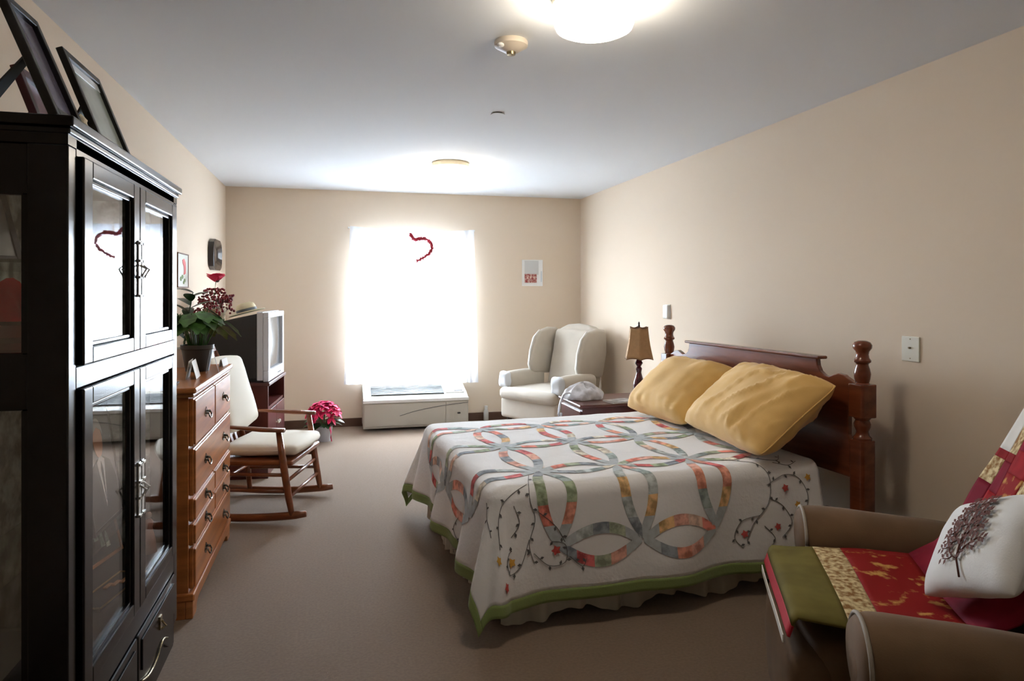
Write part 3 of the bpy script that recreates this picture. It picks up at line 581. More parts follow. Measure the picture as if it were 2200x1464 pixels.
# ------------------------------------------------------------------ poinsettia, bottle
t = thing('poinsettia', 'pink poinsettia in white pot on carpet by window wall', 'potted plant', (-.125, 6.60, 0))
obj('pot', MB().lathe([(.058, 0), (.078, .135), (.082, .14), (.076, .14), (.072, .125), (.001, .12)], seg=26), mat('pot_foil_white', (.62, .66, .72), .3), t, smooth=2)
for k in range(34):
    a = k*2.399; el = PI/2*(1-((k+.5)/34))**.8; r_ = .135
    c = Vector((r_*math.cos(el)*math.cos(a), r_*math.cos(el)*math.sin(a), .225 + .125*math.sin(el) + .012*math.sin(k*3))); nrm = Vector((math.cos(el)*math.cos(a), math.cos(el)*math.sin(a), math.sin(el)+.2)).normalized(); m = MB()
    e1 = nrm.cross(Vector((0, 1, .1))).normalized(); e2 = nrm.cross(e1)
    for j in range(6):
        b = j*PI/3 + k; d = e1*math.cos(b) + e2*math.sin(b) + nrm*.15
        leaf(m, c, c + d.normalized()*.072, .046, .18, .2, 5)
    obj('flower_head', m, PRED, t, smooth=True)
for k in range(22):
    a = k*1.73; r_ = .09 + .07*((k*.37) % 1); m = MB(); c = Vector((r_*.6*math.cos(a), r_*.6*math.sin(a), .17 + .06*((k*.53) % 1)))
    leaf(m, c, c + Vector((math.cos(a)*.11, math.sin(a)*.11, .0)), .06, .3, .15); obj('leaf', m, LEAFD, t, smooth=True)
m = MB()
for k in range(8): m.tube([(0, 0, .12), (.05*math.cos(k*.8), .05*math.sin(k*.8), .2), (.10*math.cos(k*.8), .10*math.sin(k*.8), .26)], .004, 5)
obj('stems', m, LEAF, t)
obj('ribbon', MB().tube([(.05, -.07, .15), (.062, -.085, .10), (.062, -.078, .04), (.07, -.08, .008)], .011, 6, flat=.3), PRED, t, smooth=True)
t = thing('spray_bottle', 'small clear bottle with white cap by skirting', 'bottle', (1.545, 7.19, 0))
obj('bottle_body', MB().lathe([(.025, 0), (.028, .006), (.028, .10), (.018, .125), (.014, .13), (.001, .13)], seg=18), mat('bottle_grey', (.55, .55, .53), .15), t, smooth=2)
obj('cap', MB().lathe([(.017, .13), (.017, .165), (.001, .167)], seg=16), WHITEP, t, smooth=2)

# ------------------------------------------------------------------ wing chair
WLOC, WRZ = (2.075, 6.40, 0), R(209.4)
t = thing('wing_chair', 'pale slipcovered wing chair in the corner beside window', 'armchair', WLOC, WRZ)
for x, y in ((.33, -.30), (.33, .30), (-.30, -.25), (-.30, .25)):
    obj('leg', MB().tube([(x, y, .20), (x+.01, y*1.02, .10), (x+.02, y*1.05, 0)], [.032, .026, .018], 8), mat('leg_dark', (.04, .018, .012), .4), t, smooth=True)
obj('seat_base', MB().rbox((.03, 0, .265), (.74, .74, .20), .03, wr=.004), SLIP, t, smooth=True)
obj('seat_pad', MB().rbox((.09, 0, .405), (.68, .60, .115), .05, bulge=(.01,.0,.018), wr=.005, seed=2), SLIP, t, smooth=True)
obj('pad_front', MB().rbox((.37, 0, .405), (.12, .74, .112), .045, bulge=(.01,0,.008), wr=.004, seed=4), SLIP, t, smooth=True)
TB = TR((-.20, 0, .42), ry=R(-13))
def backshape(a, b): pass
out = [(-.275, -.06), (-.285, .30), (-.275, .52), (-.235, .61), (-.14, .655), (0, .668), (.14, .655), (.235, .61), (.275, .52), (.285, .30), (.275, -.06)]
bk = obj('backrest', MB().prism(out, -.14, .03, 'x', TB), SLIP, t, smooth=True, bevel=.035)
obj('inside_back', MB().rbox((.03, 0, .29), (.10, .50, .62), .045, bulge=(.025, 0, 0), wr=.005, T=TB), SLIP, t, smooth=True)
for s in (-1, 1):
    obj('arm', MB().rbox((.10, s*.345, .46), (.52, .13, .29), .055, bulge=(0,.012,.01), wr=.005, seed=s), SLIP, t, smooth=True)
    wing = [(-.30, .55), (.02, .57), (.055, .66), (.03, .80), (-.02, .93), (-.10, 1.0), (-.22, 1.03), (-.36, 1.02), (-.37, .8)]
    obj('wing', MB().prism(wing, s*.275, s*.355, 'y'), SLIP, t, smooth=True, bevel=.03)
    obj('wing_piping', MB().tube([(.022, s*.315, .575), (.056, s*.315, .66), (.032, s*.315, .80), (-.017, s*.315, .93), (-.098, s*.315, 1.0)], .011, 8), mat('piping_white', (.68, .68, .64), .8), t, smooth=True)
    obj('arm_cover', MB().rbox((.352, s*.35, .53), (.075, .138, .165), .035, wr=.012, seed=9+s, ws=16), mat('arm_cap_white', (.62, .65, .68), .85), t, smooth=True)

# ------------------------------------------------------------------ nightstand, lamp, papers
NX0, NX1, NY0, NY1, NH = 1.66, 2.30, 4.56, 5.06, .58
t = thing('nightstand', 'dark cherry nightstand between the bed and wing chair', 'nightstand')
obj('top', MB().box(NX0, NX1, NY0, NY1, NH-.025, NH), MAHOG, t, bevel=.008)
obj('body', MB().box(NX0+.025, NX1-.02, NY0+.02, NY1-.02, .30, NH-.025), MAHOG, t)
for x in (NX0+.025, NX1-.065):
    for y in (NY0+.02, NY1-.06): obj('leg', MB().box(x, x+.04, y, y+.04, 0, .30), MAHOG, t, bevel=.004)
d = obj('drawer', MB().box(NX0+.012, NX0+.025, NY0+.04, NY1-.04, .34, NH-.05), MAHOG, t, bevel=.003)
obj('knob', MB().lathe([(.006, 0), (.006, .01), (.014, .018), (.001, .028)], seg=12, T=TR((NX0+.012, (NY0+NY1)/2, .445), ry=R(-90))), BRASS, d, smooth=2)
obj('lower_shelf', MB().box(NX0+.03, NX1-.03, NY0+.03, NY1-.03, .12, .14), MAHOG, t)
t = thing('table_lamp', 'table lamp with burgundy base and tan panelled shade', 'lamp', (2.175, 4.70, NH))
obj('base', MB().lathe([(.055, 0), (.056, .012), (.030, .022), (.018, .04), (.022, .055), (.036, .075), (.044, .105), (.040, .135), (.026, .175), (.018, .205), (.020, .215), (.024, .235), (.014, .25), (.030, .275), (.014, .305), (.009, .33), (.001, .33)], seg=22), mat('lamp_burgundy', (.075, .010, .018), .25, coat=.4, var=.3, scale=20), t, smooth=2)
obj('stem', MB().tube([(0,0,.32), (0,0,.545)], .004, 8), BRASS, t)
obj('finial', MB().lathe([(.004, .535), (.009, .55), (.006, .562), (.008, .572), (.001, .585)], seg=12), mat('finial_dark', (.03,.02,.015), .4), t, smooth=2)
SH = mat('shade_tan', (.42, .25, .12), .8, var=.05, scale=40); SHT = mat('shade_trim', (.20, .10, .05), .7)
prof = [(.112, .315), (.100, .36), (.088, .41), (.078, .47), (.070, .535)]
for k in range(6):
    a0, a1 = R(60*k+12), R(60*k+72)
    def pan(a, b, a0=a0, a1=a1):
        i = b*(len(prof)-1); j = min(int(i), len(prof)-2); q = i-j; r_ = prof[j][0]*(1-q)+prof[j+1][0]*q; z = prof[j][1]*(1-q)+prof[j+1][1]*q
        p0 = Vector((r_*math.cos(a0), r_*math.sin(a0), z)); p1 = Vector((r_*math.cos(a1), r_*math.sin(a1), z)); p = p0*(1-a)+p1*a
        p.z += .010*(2*a-1)**2*(1 if b > .5 else -1)*abs(2*b-1)**2; return p
    obj('shade_panel', MB().sheet(pan, 8, 10), SH, t, smooth=True, solid=.002)
    for b in (0, 1): obj('shade_trim', MB().tube([pan(i/8, b) for i in range(9)], .0035, 6), SHT, t, smooth=True)
    obj('shade_rib', MB().tube([pan(0, i/8) for i in range(9)], .002, 5), SH, t, smooth=True)
obj('harp', MB().tube([(-.07,0,.53),(.07,0,.53)], .002, 5).tube([(0,-.07,.53),(0,.07,.53)], .002, 5), BRASS, t)
t = thing('magazine', 'grey magazine lying flat on nightstand by the lamp', 'magazine', (2.0, 4.655, NH+.001), R(12))
obj('pages', MB().box(-.10, .10, -.07, .07, 0, .008), PAPER, t); obj('cover', MB().box(-.102, .102, -.072, .072, .008, .010), mat('magazine_grey', (.35, .35, .36), .35, var=.5, scale=14), t)
t = thing('plastic_bag', 'crumpled white plastic bag on nightstand with hanging handle', 'bag', (1.80, 4.875, NH+.001))
def bag(a, b):
    q = a*2*PI; e = b*PI*.5; r_ = .15*math.cos(e)*(1 + .22*noise.noise(Vector((math.cos(q)*2, math.sin(q)*2, b*3)))) + .001; z = .105*math.sin(e)*(1 + .4*noise.noise(Vector((math.cos(q)*3, math.sin(q)*3, 4+b*2))))
    return (r_*math.cos(q)*1.05, r_*math.sin(q)*.8, max(.001, z))
obj('bag_body', MB().sheet(bag, 40, 14), mat('bag_white', (.62, .63, .68), .35, var=.18, scale=18, bump=.6, bscale=40), t, smooth=True)
obj('bag_handle', MB().tube(smooth_path([(-.12, -.05, .05), (-.17, -.06, .045), (-.20, -.065, -.005), (-.215, -.07, -.06), (-.22, -.07, -.11), (-.205, -.075, -.125), (-.20, -.075, -.09)], 4), .011, 8, flat=.6), mat('bag_white', (0,0,0)), t, smooth=True)

# ------------------------------------------------------------------ bed
BX, BYc, BR = 2.259, 3.536, .062
BH, BW, BL = .565, 1.45, 1.685
def bedT(): return Matrix.Translation((BX, BYc, 0)) @ Matrix.Rotation(BR, 4, 'Z')
t = thing('bed', 'wooden bed with turned posts and scalloped headboard', 'bed', (BX, BYc, 0), BR)
PV = .857
def post(v):
    p = bpy.data.objects.new('bed_post', None); COL.objects.link(p); p.parent = t; p.location = (.06, v, 0)
    def octo(z0, z1, h, ch):
        o8 = [(-h+ch,-h),(h-ch,-h),(h,-h+ch),(h,h-ch),(h-ch,h),(-h+ch,h),(-h,h-ch),(-h,-h+ch)]; return MB().prism(o8, z0, z1, 'z')
    obj('square_leg', octo(0, .69, .043, .012), CHERRY, p, bevel=.004)
    obj('turned_waist', MB().lathe([(.040, .685), (.041, .70), (.030, .712), (.026, .73), (.036, .752), (.037, .765), (.030, .782), (.041, .795), (.041, .80)], seg=24), CHERRY, p, smooth=2)
    obj('square_block', octo(.795, .950, .045, .008), CHERRY, p, bevel=.004)
    obj('finial', MB().lathe([(.036, .948), (.029, .956), (.034, .975), (.037, .998), (.032, 1.022), (.026, 1.04), (.028, 1.046), (.037, 1.052), (.038, 1.060), (.030, 1.072), (.027, 1.088), (.030, 1.102), (.041, 1.118), (.042, 1.132), (.034, 1.145), (.018, 1.152), (.001, 1.153)], seg=24), CHERRY, p, smooth=2)
post(-PV); post(PV)
half = [(.58, 1.045), (.585, 1.01), (.60, .985), (.63, .965), (.66, .962), (.69, .975), (.72, .985), (.755, .982), (.79, .965), (.825, .948), (.83, .86), (.80, .845), (.785, .81), (.785, .70), (.80, .655), (.83, .64), (.83, .50), (.60, .50)]
obj('headboard_panel', MB().prism([(v, z) for v, z in half] + [(-v, z) for v, z in reversed(half)], .045, .072, 'x'), CHERRY, t, bevel=.004)
obj('crest_rail', MB().box(.028, .086, -.612, .612, 1.043, 1.060), CHERRY, t, bevel=.006)
for s in (-1, 1): obj('side_rail', MB().box(-BL+.05, .03, s*.68-.012, s*.68+.012, .20, .33), CHERRY, t)
obj('box_spring', MB().rbox((-BL/2+.02, 0, .255), (BL-.06, BW-.08, .20), .03), MATT, t)
for x in (-.15, -BL+.2):
    for s in (-1, 1): obj('bed_foot', MB().box(x-.03, x+.03, s*.6-.03, s*.6+.03, 0, .16), MAHOG, t)
obj('mattress', MB().rbox((-BL/2+.01, 0, .4515), (BL-.05, BW-.05, .193), .05), MATT, t, smooth=True)
# bed skirt
t = thing('bed_skirt', 'pale gathered bed skirt showing below the quilt hem', 'bed skirt', (BX, BYc, 0), BR)
def skirt_run(x0, y0, x1, y1, nx, ny, name='skirt_panel'):
    def fn(a, b):
        rp = .012*math.sin(a*PI*2*11) + .008*math.sin(a*PI*2*19+1); d = (.015 + rp*(.3+b))
        return (x0+(x1-x0)*a + nx*d, y0+(y1-y0)*a + ny*d, .30 - (.275 + .02*math.sin(a*23))*b)
    obj(name, MB().sheet(fn, 120, 5), SKIRT, t, smooth=True)
skirt_run(-BL+.02, -BW/2+.02, -.02, -BW/2+.02, 0, -1); skirt_run(-BL+.02, BW/2-.02, -BL+.02, -BW/2+.02, -1, 0); skirt_run(-BL+.02, BW/2-.02, -.02, BW/2-.02, 0, 1)
# quilt surface: u from the head towards the foot, v across (+ far side)
QR = .06; LI, WI = BL - QR + .03, BW/2 - QR + .03
def prof_drop(e, flare, rip):
    a = QR*PI/2
    if e <= a: th = e/QR; return QR*math.sin(th), QR*(1-math.cos(th))
    r_ = e - a; out = QR + r_*flare + rip*min(1, r_/.3); dn = QR + r_*.985
    lim = BH - .012
    if dn > lim: out += (dn-lim)*.8; dn = lim + .0
    return out, dn
def S(u, v, off=0.):
    sv = 1 if v >= 0 else -1; a, b = u - LI, abs(v) - WI
    top = BH + .012 + .006*noise.noise(Vector((u*3, v*3, 0))) + .003*noise.noise(Vector((u*9, v*9, 2)))
    if a <= 0 and b <= 0: x, y, z = -u, v, top
    elif a <= 0:
        rip = .020*math.sin(u*7.5 + .6) + .012*math.sin(u*15+1.2); o, d = prof_drop(b, .07 + .03*max(0, u-1.2), rip + .02); x, y, z = -u, sv*(WI+o), top-d
    elif b <= 0:
        rip = .030*math.sin(v*11 + 1) + .014*math.sin(v*23); o, d = prof_drop(a, .05, rip + .02); x, y, z = -(LI+o), v, top-d
    else:
        ph_ = math.atan2(a, b); k = math.sin(2*ph_); r_ = math.hypot(a, b)*(1-.16*k*k)
        rip = (.020*math.sin(LI*7.5+.6)+.012*math.sin(LI*15+1.2)+.02)*(math.cos(ph_)**2) + (.03*math.sin(sv*WI*11+1)+.014*math.sin(sv*WI*23)+.02)*(math.sin(ph_)**2)
        fl = (.07+.03*(LI-1.2))*math.cos(ph_)**2 + .05*math.sin(ph_)**2 + .20*k
        o, d = prof_drop(r_, fl, rip + .02*k*math.sin(ph_*8)); x, y, z = -(LI+o*math.sin(ph_)), sv*(WI+o*math.cos(ph_)), top-d
    return Vector((x, y, z))
def SN(u, v):
    e = .004; n = (S(u+e, v)-S(u-e, v)).cross(S(u, v+e)-S(u, v-e)); n.normalize()
    n = -n if n.z < -.2 or (abs(n.z) <= .2 and (n.x > 0.2 and u > LI or n.y*v < 0 and abs(v) > WI)) else n
    return n
def SO(u, v, off): return S(u, v) + SN(u, v)*off
EU, EV = LI + .45, WI + .505         # cloth edges
U0, HEM = .10, .048
t = thing('patchwork_quilt', 'white wedding ring patchwork quilt with green border on bed', 'quilt', (BX, BYc, 0), BR)
qt = t
obj('quilt_cloth', MB().sheet(lambda a, b: S(U0 + (EU-HEM-U0)*a, -(EV-HEM) + 2*(EV-HEM)*b), 130, 150), QWHITE, t, smooth=True, solid=.008)
obj('green_border', MB().sheet(lambda a, b: SO(U0 + (EU-HEM-U0)*a, -(EV-HEM) - HEM*b, .001), 110, 4), QGREEN, t, smooth=True, solid=.009)
obj('green_border', MB().sheet(lambda a, b: SO(U0 + (EU-HEM-U0)*a, (EV-HEM) + HEM*b, .001), 110, 4), QGREEN, t, smooth=True, solid=.009)
obj('green_border', MB().sheet(lambda a, b: SO((EU-HEM) + HEM*b, -EV + 2*EV*a, .001), 130, 4), QGREEN, t, smooth=True, solid=.009)
pal = [(.72,.22,.12),(.62,.12,.06),(.50,.02,.025),(.36,.42,.43),(.22,.30,.30),(.22,.30,.16),(.70,.42,.32),(.17,.21,.26),(.66,.58,.48),(.74,.30,.22),(.30,.36,.24),(.60,.35,.10)]
PM = [mat('patch_print_%s' % 'abcdefghijkl'[i], c, .9, col2=tuple(min(1, x*1.5+.06) for x in c), var=.25, scale=26) for i, c in enumerate([tuple(.88*x+.085 for x in q) for q in pal])]
PB = mat('patch_grey_blue', (.50, .555, .59), .9, var=.1, scale=30)
nu = [.30, .675, 1.05, 1.43, 1.87]; nv = [-.985, -.535, -.02, .47]
def wob(i, j): return nu[i], nv[j]
edges = []
for j in (1, 2, 3):
    for i in range(4): edges.append((wob(i, j), wob(i+1, j)))
for i in (1, 2): edges.append((wob(i, 0), wob(i+1, 0)))
for i in (0, 4):
    for j in (1, 2): edges.append((wob(i, j), wob(i, j+1)))
for i in (1, 2, 3):
    for j in (0, 1, 2): edges.append((wob(i, j), wob(i, j+1)))
NP = 5
for (A, Bn) in edges:
    A, Bn = Vector(A), Vector(Bn); ax = Bn - A; pr = Vector((-ax.y, ax.x)).normalized()
    last = -1
    for sg in (-1, 1):
        for k in range(NP):
            def pf(a, b, k=k, sg=sg):
                q = .012 + .976*(k+a)/NP; c = 2*q-1; o = .008 + .082*(1-c*c); i_ = max(0.0, o - .046); p = A + ax*q + pr*sg*(i_ + (o-i_)*b); return SO(p.x, p.y, .0065)
            ci = rnd.randrange(len(PM))
            while ci == last: ci = rnd.randrange(len(PM))
            last = ci
            obj('patch', MB().sheet(pf, 5, 3), PB if k in (0, NP-1) and rnd.random() < .75 else PM[ci], qt, smooth=True)
# embroidered vines
VINE = mat('vine_thread', (.12, .12, .13), .8); 
def vine(pts, name='embroidered_vine'):
    P = smooth_path([Vector((a, b, 0)) for a, b in pts], 7); m = MB(); m.tube([SO(p.x, p.y, .0065) for p in P], .0013, 5)
    for i in range(3, len(P), 4):
        p = P[i]; d = (P[i]-P[i-1]).normalized(); s = 1 if (i//4) % 2 else -1; n_ = Vector((-d.y, d.x, 0))*s
        e = p + (d*.6+n_)*.018; sd = Vector((-(d*.6+n_).y, (d*.6+n_).x, 0)).normalized()*.006; md = (p+e)/2
        vs = [SO(x.x, x.y, .0075) for x in (p, md+sd, e, md-sd)]; m.add(vs, [(0,1,2,3)])
    obj(name, m, VINE, qt)
def flower(u, v, r_, col):
    m = MB(); n = 10
    vs = [SO(u, v, .009)] + [SO(u+r_*(1+.25*math.cos(5*2*PI*i/n))*math.cos(2*PI*i/n), v+r_*(1+.25*math.cos(5*2*PI*i/n))*math.sin(2*PI*i/n), .008) for i in range(n)]
    m.add(vs, [(0, 1+i, 1+(i+1) % n) for i in range(n)]); obj('applique_flower', m, col, qt)
YF = mat('applique_yellow', (.72, .40, .07), .8); RF = mat('applique_red', (.60, .09, .08), .8)
E0 = -WI
vine([(1.50, -.60), (1.55, E0-.06), (1.53, E0-.16), (1.56, E0-.26), (1.54, E0-.34)]); vine([(1.53, E0-.12), (1.44, E0-.20), (1.40, E0-.27)])
vine([(1.55, E0-.02), (1.66, E0-.08), (1.72, E0-.16), (1.74, E0-.26)]); vine([(1.56, E0-.24), (1.60, E0-.33), (1.66, E0-.36), (1.69, E0-.31), (1.64, E0-.27)])
vine([(1.54, E0-.30), (1.47, E0-.36), (1.40, E0-.35), (1.40, E0-.28), (1.46, E0-.26)]); vine([(1.62, E0-.10), (1.60, E0-.17), (1.64, E0-.22)])
vine([(1.75, E0-.02), (1.80, E0-.10), (1.82, E0-.2)]); vine([(1.38, E0-.33), (1.33, E0-.37), (1.31, E0-.34)])
flower(1.645, E0-.315, .016, YF); flower(1.44, E0-.30, .018, RF); flower(1.76, E0-.30, .016, YF); flower(1.72, E0-.40, .018, RF)
vine([(.52, -.62), (.42, E0-.02), (.38, E0-.10), (.40, E0-.20), (.48, E0-.28), (.52, E0-.36)]); vine([(.40, E0-.12), (.30, E0-.08), (.22, E0-.10), (.18, E0-.18), (.2, E0-.26)])
vine([(.39, E0-.18), (.32, E0-.22), (.28, E0-.30), (.34, E0-.36)]); vine([(.45, E0-.25), (.54, E0-.27), (.58, E0-.34), (.54, E0-.39)]); vine([(.40, -.60), (.30, E0+.0), (.22, -.62)])
vine([(.33, E0-.02), (.26, E0-.04), (.2, E0-.02)]); vine([(.43, E0-.3), (.38, E0-.36), (.42, E0-.4)])
flower(.30, E0-.14, .016, RF); flower(.17, E0-.10, .015, YF); flower(.53, E0-.33, .016, RF); flower(.36, E0-.31, .015, RF); flower(.24, E0-.22, .014, YF)
vine([(1.95, -.25), (2.02, -.20), (2.08, -.28), (2.12, -.2)]); vine([(1.92, .1), (2.0, .16), (2.06, .1)])

# ------------------------------------------------------------------ pillows
def pillow_mesh(wx, wy, th, seed, n=44, wr=.012, crease=0.):
    # lies in local XY, thickness along Z
    def pt(a, b, s):
        x, y = math.sin((a-.5)*PI), math.sin((b-.5)*PI)
        e = max(0, (1-abs(x)**3)*(1-abs(y)**3)); z = s*th*.5*e**.5
        X, Y = x*wx*.5*(1 - .05*(1-y*y)*abs(x)**4 - .05*abs(y)**8), y*wy*.5*(1 - .04*(1-x*x)*abs(y)**4 - .05*abs(x)**8)
        q = Vector((X*6 + seed*5, Y*6, s*.4)); edge = abs(x)**3 + abs(y)**3
        z += s*wr*(noise.noise(q) + 1.2*edge*noise.noise(q*2.7))*e**.35
        if crease:
            r1 = 1 - abs(noise.noise(Vector((X*5 + Y*9 + seed, Y*4 - X*3, 1.5)))*2.2); z += s*crease*max(0, r1)**4*e**.4*min(1, max(0, y*-.6+.75))
        return (X, Y, z)
    vs = []; fs = []
    for s in (1, -1):
        k = len(vs); vs += [pt(i/n, j/n, s) for i in range(n+1) for j in range(n+1)]
        for i in range(n):
            for j in range(n):
                q = (k+i*(n+1)+j, k+(i+1)*(n+1)+j, k+(i+1)*(n+1)+j+1, k+i*(n+1)+j+1); fs.append(q if s > 0 else tuple(reversed(q)))
    return vs, fs
def bed_pillow(v, rz, tilt, label, seed, roll=0, crease=0., wx=.48, wy=.70):
    vs, fs = pillow_mesh(wx, wy, .235, seed, 60, .018, crease)
    Rm = Matrix.Rotation(rz, 4, 'Z') @ Matrix.Rotation(tilt, 4, 'Y') @ Matrix.Rotation(roll, 4, 'Z')
    P = [Rm @ Vector(p) for p in vs]
    dx = .022 - max(p.x for p in P)                                  # back rests on the headboard
    dz = max(S(-(p.x+dx), p.y+v).z + .011 - p.z for p in P)          # underside rests on the quilt
    T = bedT() @ Matrix.Translation((dx, v, dz))
    t = thing('bed_pillow', label, 'pillow', T.to_translation(), BR, 'gold bed pillows')
    obj('pillowcase', MB().add(P, fs), GOLDCASE, t, smooth=True)
    n = 60; seam = [P[i*(n+1)] for i in range(3, n-2)]
    obj('case_hem', MB().tube(seam, .004, 6), GOLDCASE, t, smooth=True)
bed_pillow(.345, R(2), R(-41), 'smooth gold pillow on the lamp side of bed', 1, wy=.68, crease=.003)
bed_pillow(-.425, R(-2), R(-38), 'creased gold pillow on the recliner side of bed', 2, roll=R(-3), crease=.018, wx=.52, wy=.76)

# ------------------------------------------------------------------ recliner
RC, RCZ = (1.796, 1.682, 0), R(151.3)
t = thing('recliner', 'taupe microfibre recliner angled toward the television', 'recliner', RC, RCZ)
obj('base_frame', MB().rbox((-.03, 0, .14), (.80, .78, .22), .04), SUEDE, t, smooth=True)
obj('seat_pad', MB().rbox((.06, 0, .290), (.78, .62, .21), .075, bulge=(.01,0,.02), wr=.012, seed=1, n=4), SUEDE, t, smooth=True)
obj('footrest', MB().rbox((.425, 0, .205), (.13, .64, .33), .06, bulge=(.02,0,0), wr=.012, seed=2, n=4), SUEDE, t, smooth=True)
for s in (-1, 1):
    obj('arm_body', MB().rbox((-.02, s*.44, .27), (.76, .17, .44), .06, wr=.01, seed=3+s, n=4), SUEDE, t, smooth=True)
    def armt(a, b, s=s):
        q = b*2*PI; x = -.44 + .80*a; rr = .115*(1 if .04 < a < .96 else .82) * (1 if 0 < a < 1 else .05); dz = -.045*(1-a)
        return (x, s*.455 + rr*1.12*math.cos(q) + .004*math.sin(9*a), .455 + dz + rr*.92*math.sin(q) + .004*noise.noise(Vector((x*7, q, s))))
    m = MB(); xs = [0, .0, .02, .05, .1, .2, .3, .45, .6, .7, .8, .9, .95, .98, 1., 1.]
    prof_ = [(.02), (.75), (.90), (.97), (1), (1), (1), (1), (1), (1), (1), (1), (.97), (.90), (.75), (.02)]
    vs = []; NS = 24
    for x_, pr_ in zip(xs, prof_):
        for k in range(NS):
            q = 2*PI*k/NS; rr = .118*pr_; vs.append((-.44+.80*x_ + (0 if 0 < x_ < 1 else 0), s*.455 + rr*1.10*math.cos(q), .455 - .045*(1-x_) + rr*.95*math.sin(q) + .005*noise.noise(Vector((x_*5, q*2, s)))))
    fs = [(i*NS+k, i*NS+(k+1) % NS, (i+1)*NS+(k+1) % NS, (i+1)*NS+k) for i in range(len(xs)-1) for k in range(NS)]
    obj('arm_pad', m.add(vs, fs), SUEDE, t, smooth=True)
    obj('arm_welt', MB().tube([(.346, s*.455 + .119*math.cos(a), .454 + .103*math.sin(a)) for a in [2*PI*k/24 for k in range(25)]], .006, 6), mat('welt_pale', (.34, .30, .25), .7), t, smooth=True)
TBk = TR((-.10, 0, .37), ry=R(-27))
obj('lower_back_pad', MB().rbox((-.10, 0, .20), (.24, .70, .42), .10, bulge=(.02,.01,0), wr=.01, seed=6, n=4, T=TBk), SUEDE, t, smooth=True)
obj('headrest_pad', MB().rbox((-.10, 0, .52), (.25, .70, .30), .11, bulge=(.02,.01,.01), wr=.01, seed=7, n=4, T=TBk), SUEDE, t, smooth=True)
obj('outer_back', MB().rbox((-.23, 0, .26), (.10, .66, .72), .045, T=TBk), SUEDE, t, smooth=True)
# throw quilt over seat and back
SEAT_S = .50
def THR(s, y, off=0.):
    # s: metres along the cloth from the front hem; returns local point
    zs = .462 + .008*math.sin(s*9+y*7) + .005*noise.noise(Vector((s*8, y*8, 1)))
    if s < .05: return Vector((.494 - .02*(s/.05), y, zs - .06*(1-s/.05) + off))
    if s < SEAT_S: return Vector((.474 - (s-.05), y, zs + off))
    q = s - SEAT_S; b = TBk @ Vector((.088, 0, .12)); d = (TBk.to_3x3() @ Vector((0,0,1))); nrm = (TBk.to_3x3() @ Vector((1,0,0)))
    wob_ = .012*math.sin(y*13+q*3) + .008*noise.noise(Vector((q*6, y*9, 3)))
    end = b + nrm*(.01 + wob_) + Vector((0, y, 0)); st = Vector((.474-(SEAT_S-.05), y, zs))
    if q < .10: p = st*(1-q/.10) + end*(q/.10)
    else: p = end + d*(q-.10)
    return p + nrm*off
t = thing('throw_quilt', 'red green and gold patchwork throw draped over the recliner', 'throw', RC, RCZ)
TRED = mat('throw_red', (.28, .012, .016), .75, var=.25, scale=8, spec=.12); TBUR = mat('throw_burgundy', (.26, .014, .035), .75, var=.2, scale=6, spec=.12)
TPRN = mat('throw_red_gold_print', (.30, .012, .012), .7, col2=(.62, .36, .10), spec=.12, scale=17, detail=6, var=.1)
TGLD = mat('throw_gold_print', (.30, .15, .05), .7, col2=(.72, .60, .34), spec=.12, scale=55, detail=4, var=.1)
TOLV = mat('throw_olive', (.16, .135, .035), .8, var=.15, scale=7, spec=.12); TWHT = mat('throw_white', (.74, .72, .68), .85, spec=.12)
TPRN.node_tree.nodes['Color Ramp'].color_ramp.elements[0].position = .56; TPRN.node_tree.nodes['Color Ramp'].color_ramp.elements[1].position = .66
def patch(name, s0, s1, y0, y1, m, off=0.0, nu_=12, nv_=14, sk=0):
    obj(name, MB().sheet(lambda a, b: THR(s0+(s1-s0)*a + sk*b, y0+(y1-y0)*b, off), nu_, nv_), m, t, smooth=True, solid=.008)
YN, YF_ = .298, -.298
patch('hem_binding', 0, .028, YF_, YN, mat('hem_red', (.50, .012, .03), .7)); patch('olive_band', .028, .19, YF_, YN, TOLV); patch('gold_band', .19, .28, YF_, YN, TGLD)
patch('red_panel', .28, .50, YF_, YN, TPRN); patch('red_panel', .50, .72, YF_, YN, TBUR)
cols = [(-.28, -.21, [(.72, .86, TBUR), (.86, .95, TGLD), (.95, .98, TRED), (.98, 1.15, TWHT)]), (-.21, -.15, [(.72, .84, TRED), (.84, .95, TBUR), (.95, .98, TRED), (.98, 1.15, TGLD)]),
        (-.15, .0, [(.72, .83, TBUR), (.83, .92, TPRN), (.92, 1.0, TRED), (1.0, 1.15, TBUR)]), (.0, .16, [(.72, .83, TPRN), (.83, .94, TGLD), (.94, 1.15, TBUR)]), (.16, .37, [(.72, .85, TBUR), (.85, .95, TPRN), (.95, 1.15, TRED)])]
for y0, y1, rows_ in cols:
    for s0, s1, mm in rows_: patch('throw_patch', s0, s1, y0, y1, mm, nu_=8, nv_=6)
obj('white_lining', MB().sheet(lambda a, b: THR(.0, YF_+.02+(YN-YF_-.04)*b) + Vector((.012, 0, -.004 - .022*a)), 2, 14), PAPER, t, solid=.003)
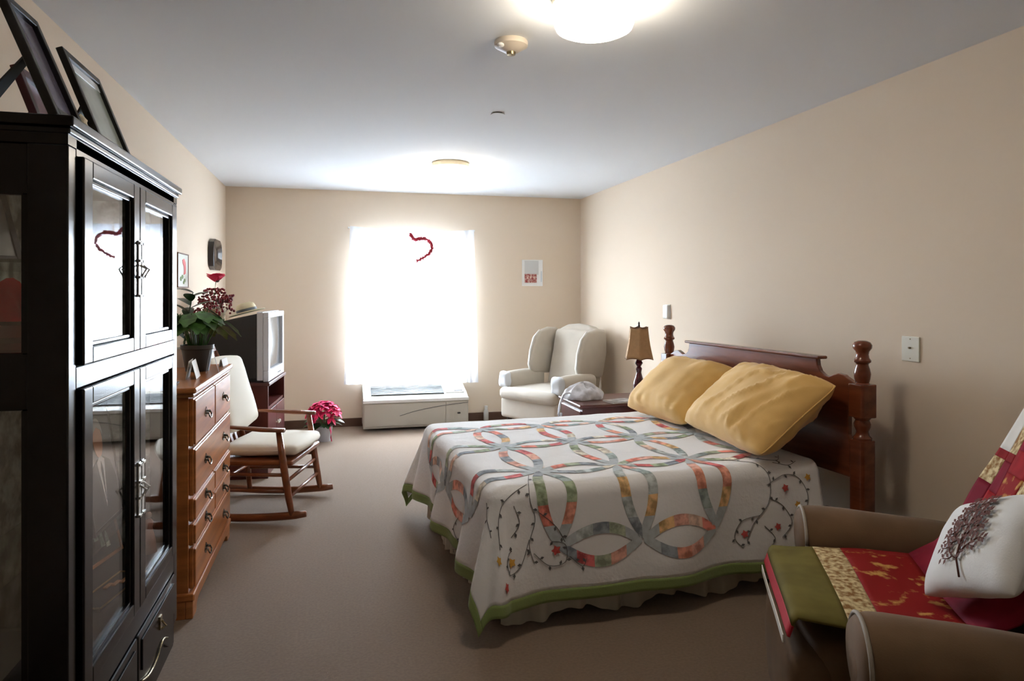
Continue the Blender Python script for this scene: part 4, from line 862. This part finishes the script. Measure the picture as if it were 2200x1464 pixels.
# white embroidered pillow
HX, HY, PT = .155, .20, .11
vs, fs = pillow_mesh(2*HX, 2*HY, PT, 5, 40, .006)
Rl = Matrix.Rotation(R(58), 4, 'Y') @ Matrix.Rotation(R(28), 4, 'Z')
P = [Rl @ Vector(p) for p in vs]; dz = .480 - min(p.z for p in P); BI = TBk.inverted()
dx = max((.138 - (BI @ (p + Vector((0, 0, dz)))).x)/math.cos(R(27)) for p in P)
Tw = Matrix.Translation(RC) @ Matrix.Rotation(RCZ, 4, 'Z') @ Matrix.Translation((dx, .175, dz)) @ Rl
t = thing('embroidered_pillow', 'white pillow with brown leafy tree embroidery on recliner', 'pillow', Tw.to_translation())
T0 = Tw.copy(); T0.translation = (0,0,0)
obj('pillow_cover', MB().add(vs, fs, T0), mat('pillow_white', (.72, .72, .71), .85, bump=.1, bscale=200), t, smooth=True)
def zp(x, y):
    x, y = x/HX, y/HY
    return PT*.5*max(0, (1-abs(x)**3)*(1-abs(y)**3))**.5 + .0085
TREE = mat('tree_brown', (.10, .022, .012), .8)
m = MB(); ends = []
def br(p, d, L, lvl):
    pts = [p + d*L*k/4 + Vector((-d.y, d.x))*L*.08*math.sin(k*1.1) for k in range(5)]
    m.tube([T0 @ Vector((q.x, q.y, zp(q.x, q.y))) for q in pts], .0028 - .0006*lvl, 5)
    for k, q in enumerate(pts[1:]): ends.append((q, d, 1 if k % 2 else -1))
    if lvl < 2:
        for k in (1, 2, 3, 4):
            for s in ((1, -1) if lvl == 0 else ((1 if k % 2 else -1),)):
                a = R(48*s); dd = Vector((d.x*math.cos(a)-d.y*math.sin(a), d.x*math.sin(a)+d.y*math.cos(a))); br(pts[k], dd, L*(.42 if lvl == 0 else .5)*(1.15-.14*k), lvl+1)
br(Vector((.125, .03)), Vector((-1, -.10)).normalized(), .20, 0)
obj('tree_branches', m, TREE, t, smooth=True)
for i, (q, d, s) in enumerate(ends):
    a = R(50*s); dd = Vector((d.x*math.cos(a)-d.y*math.sin(a), d.x*math.sin(a)+d.y*math.cos(a))); e = q + dd*.021; sd = Vector((-dd.y, dd.x))*.0055; md = (q+e)/2
    obj('leaf', MB().add([T0 @ Vector((x.x, x.y, zp(x.x, x.y)+.0025)) for x in (q, md+sd, e, md-sd)], [(0,1,2,3)]), TREE, t)
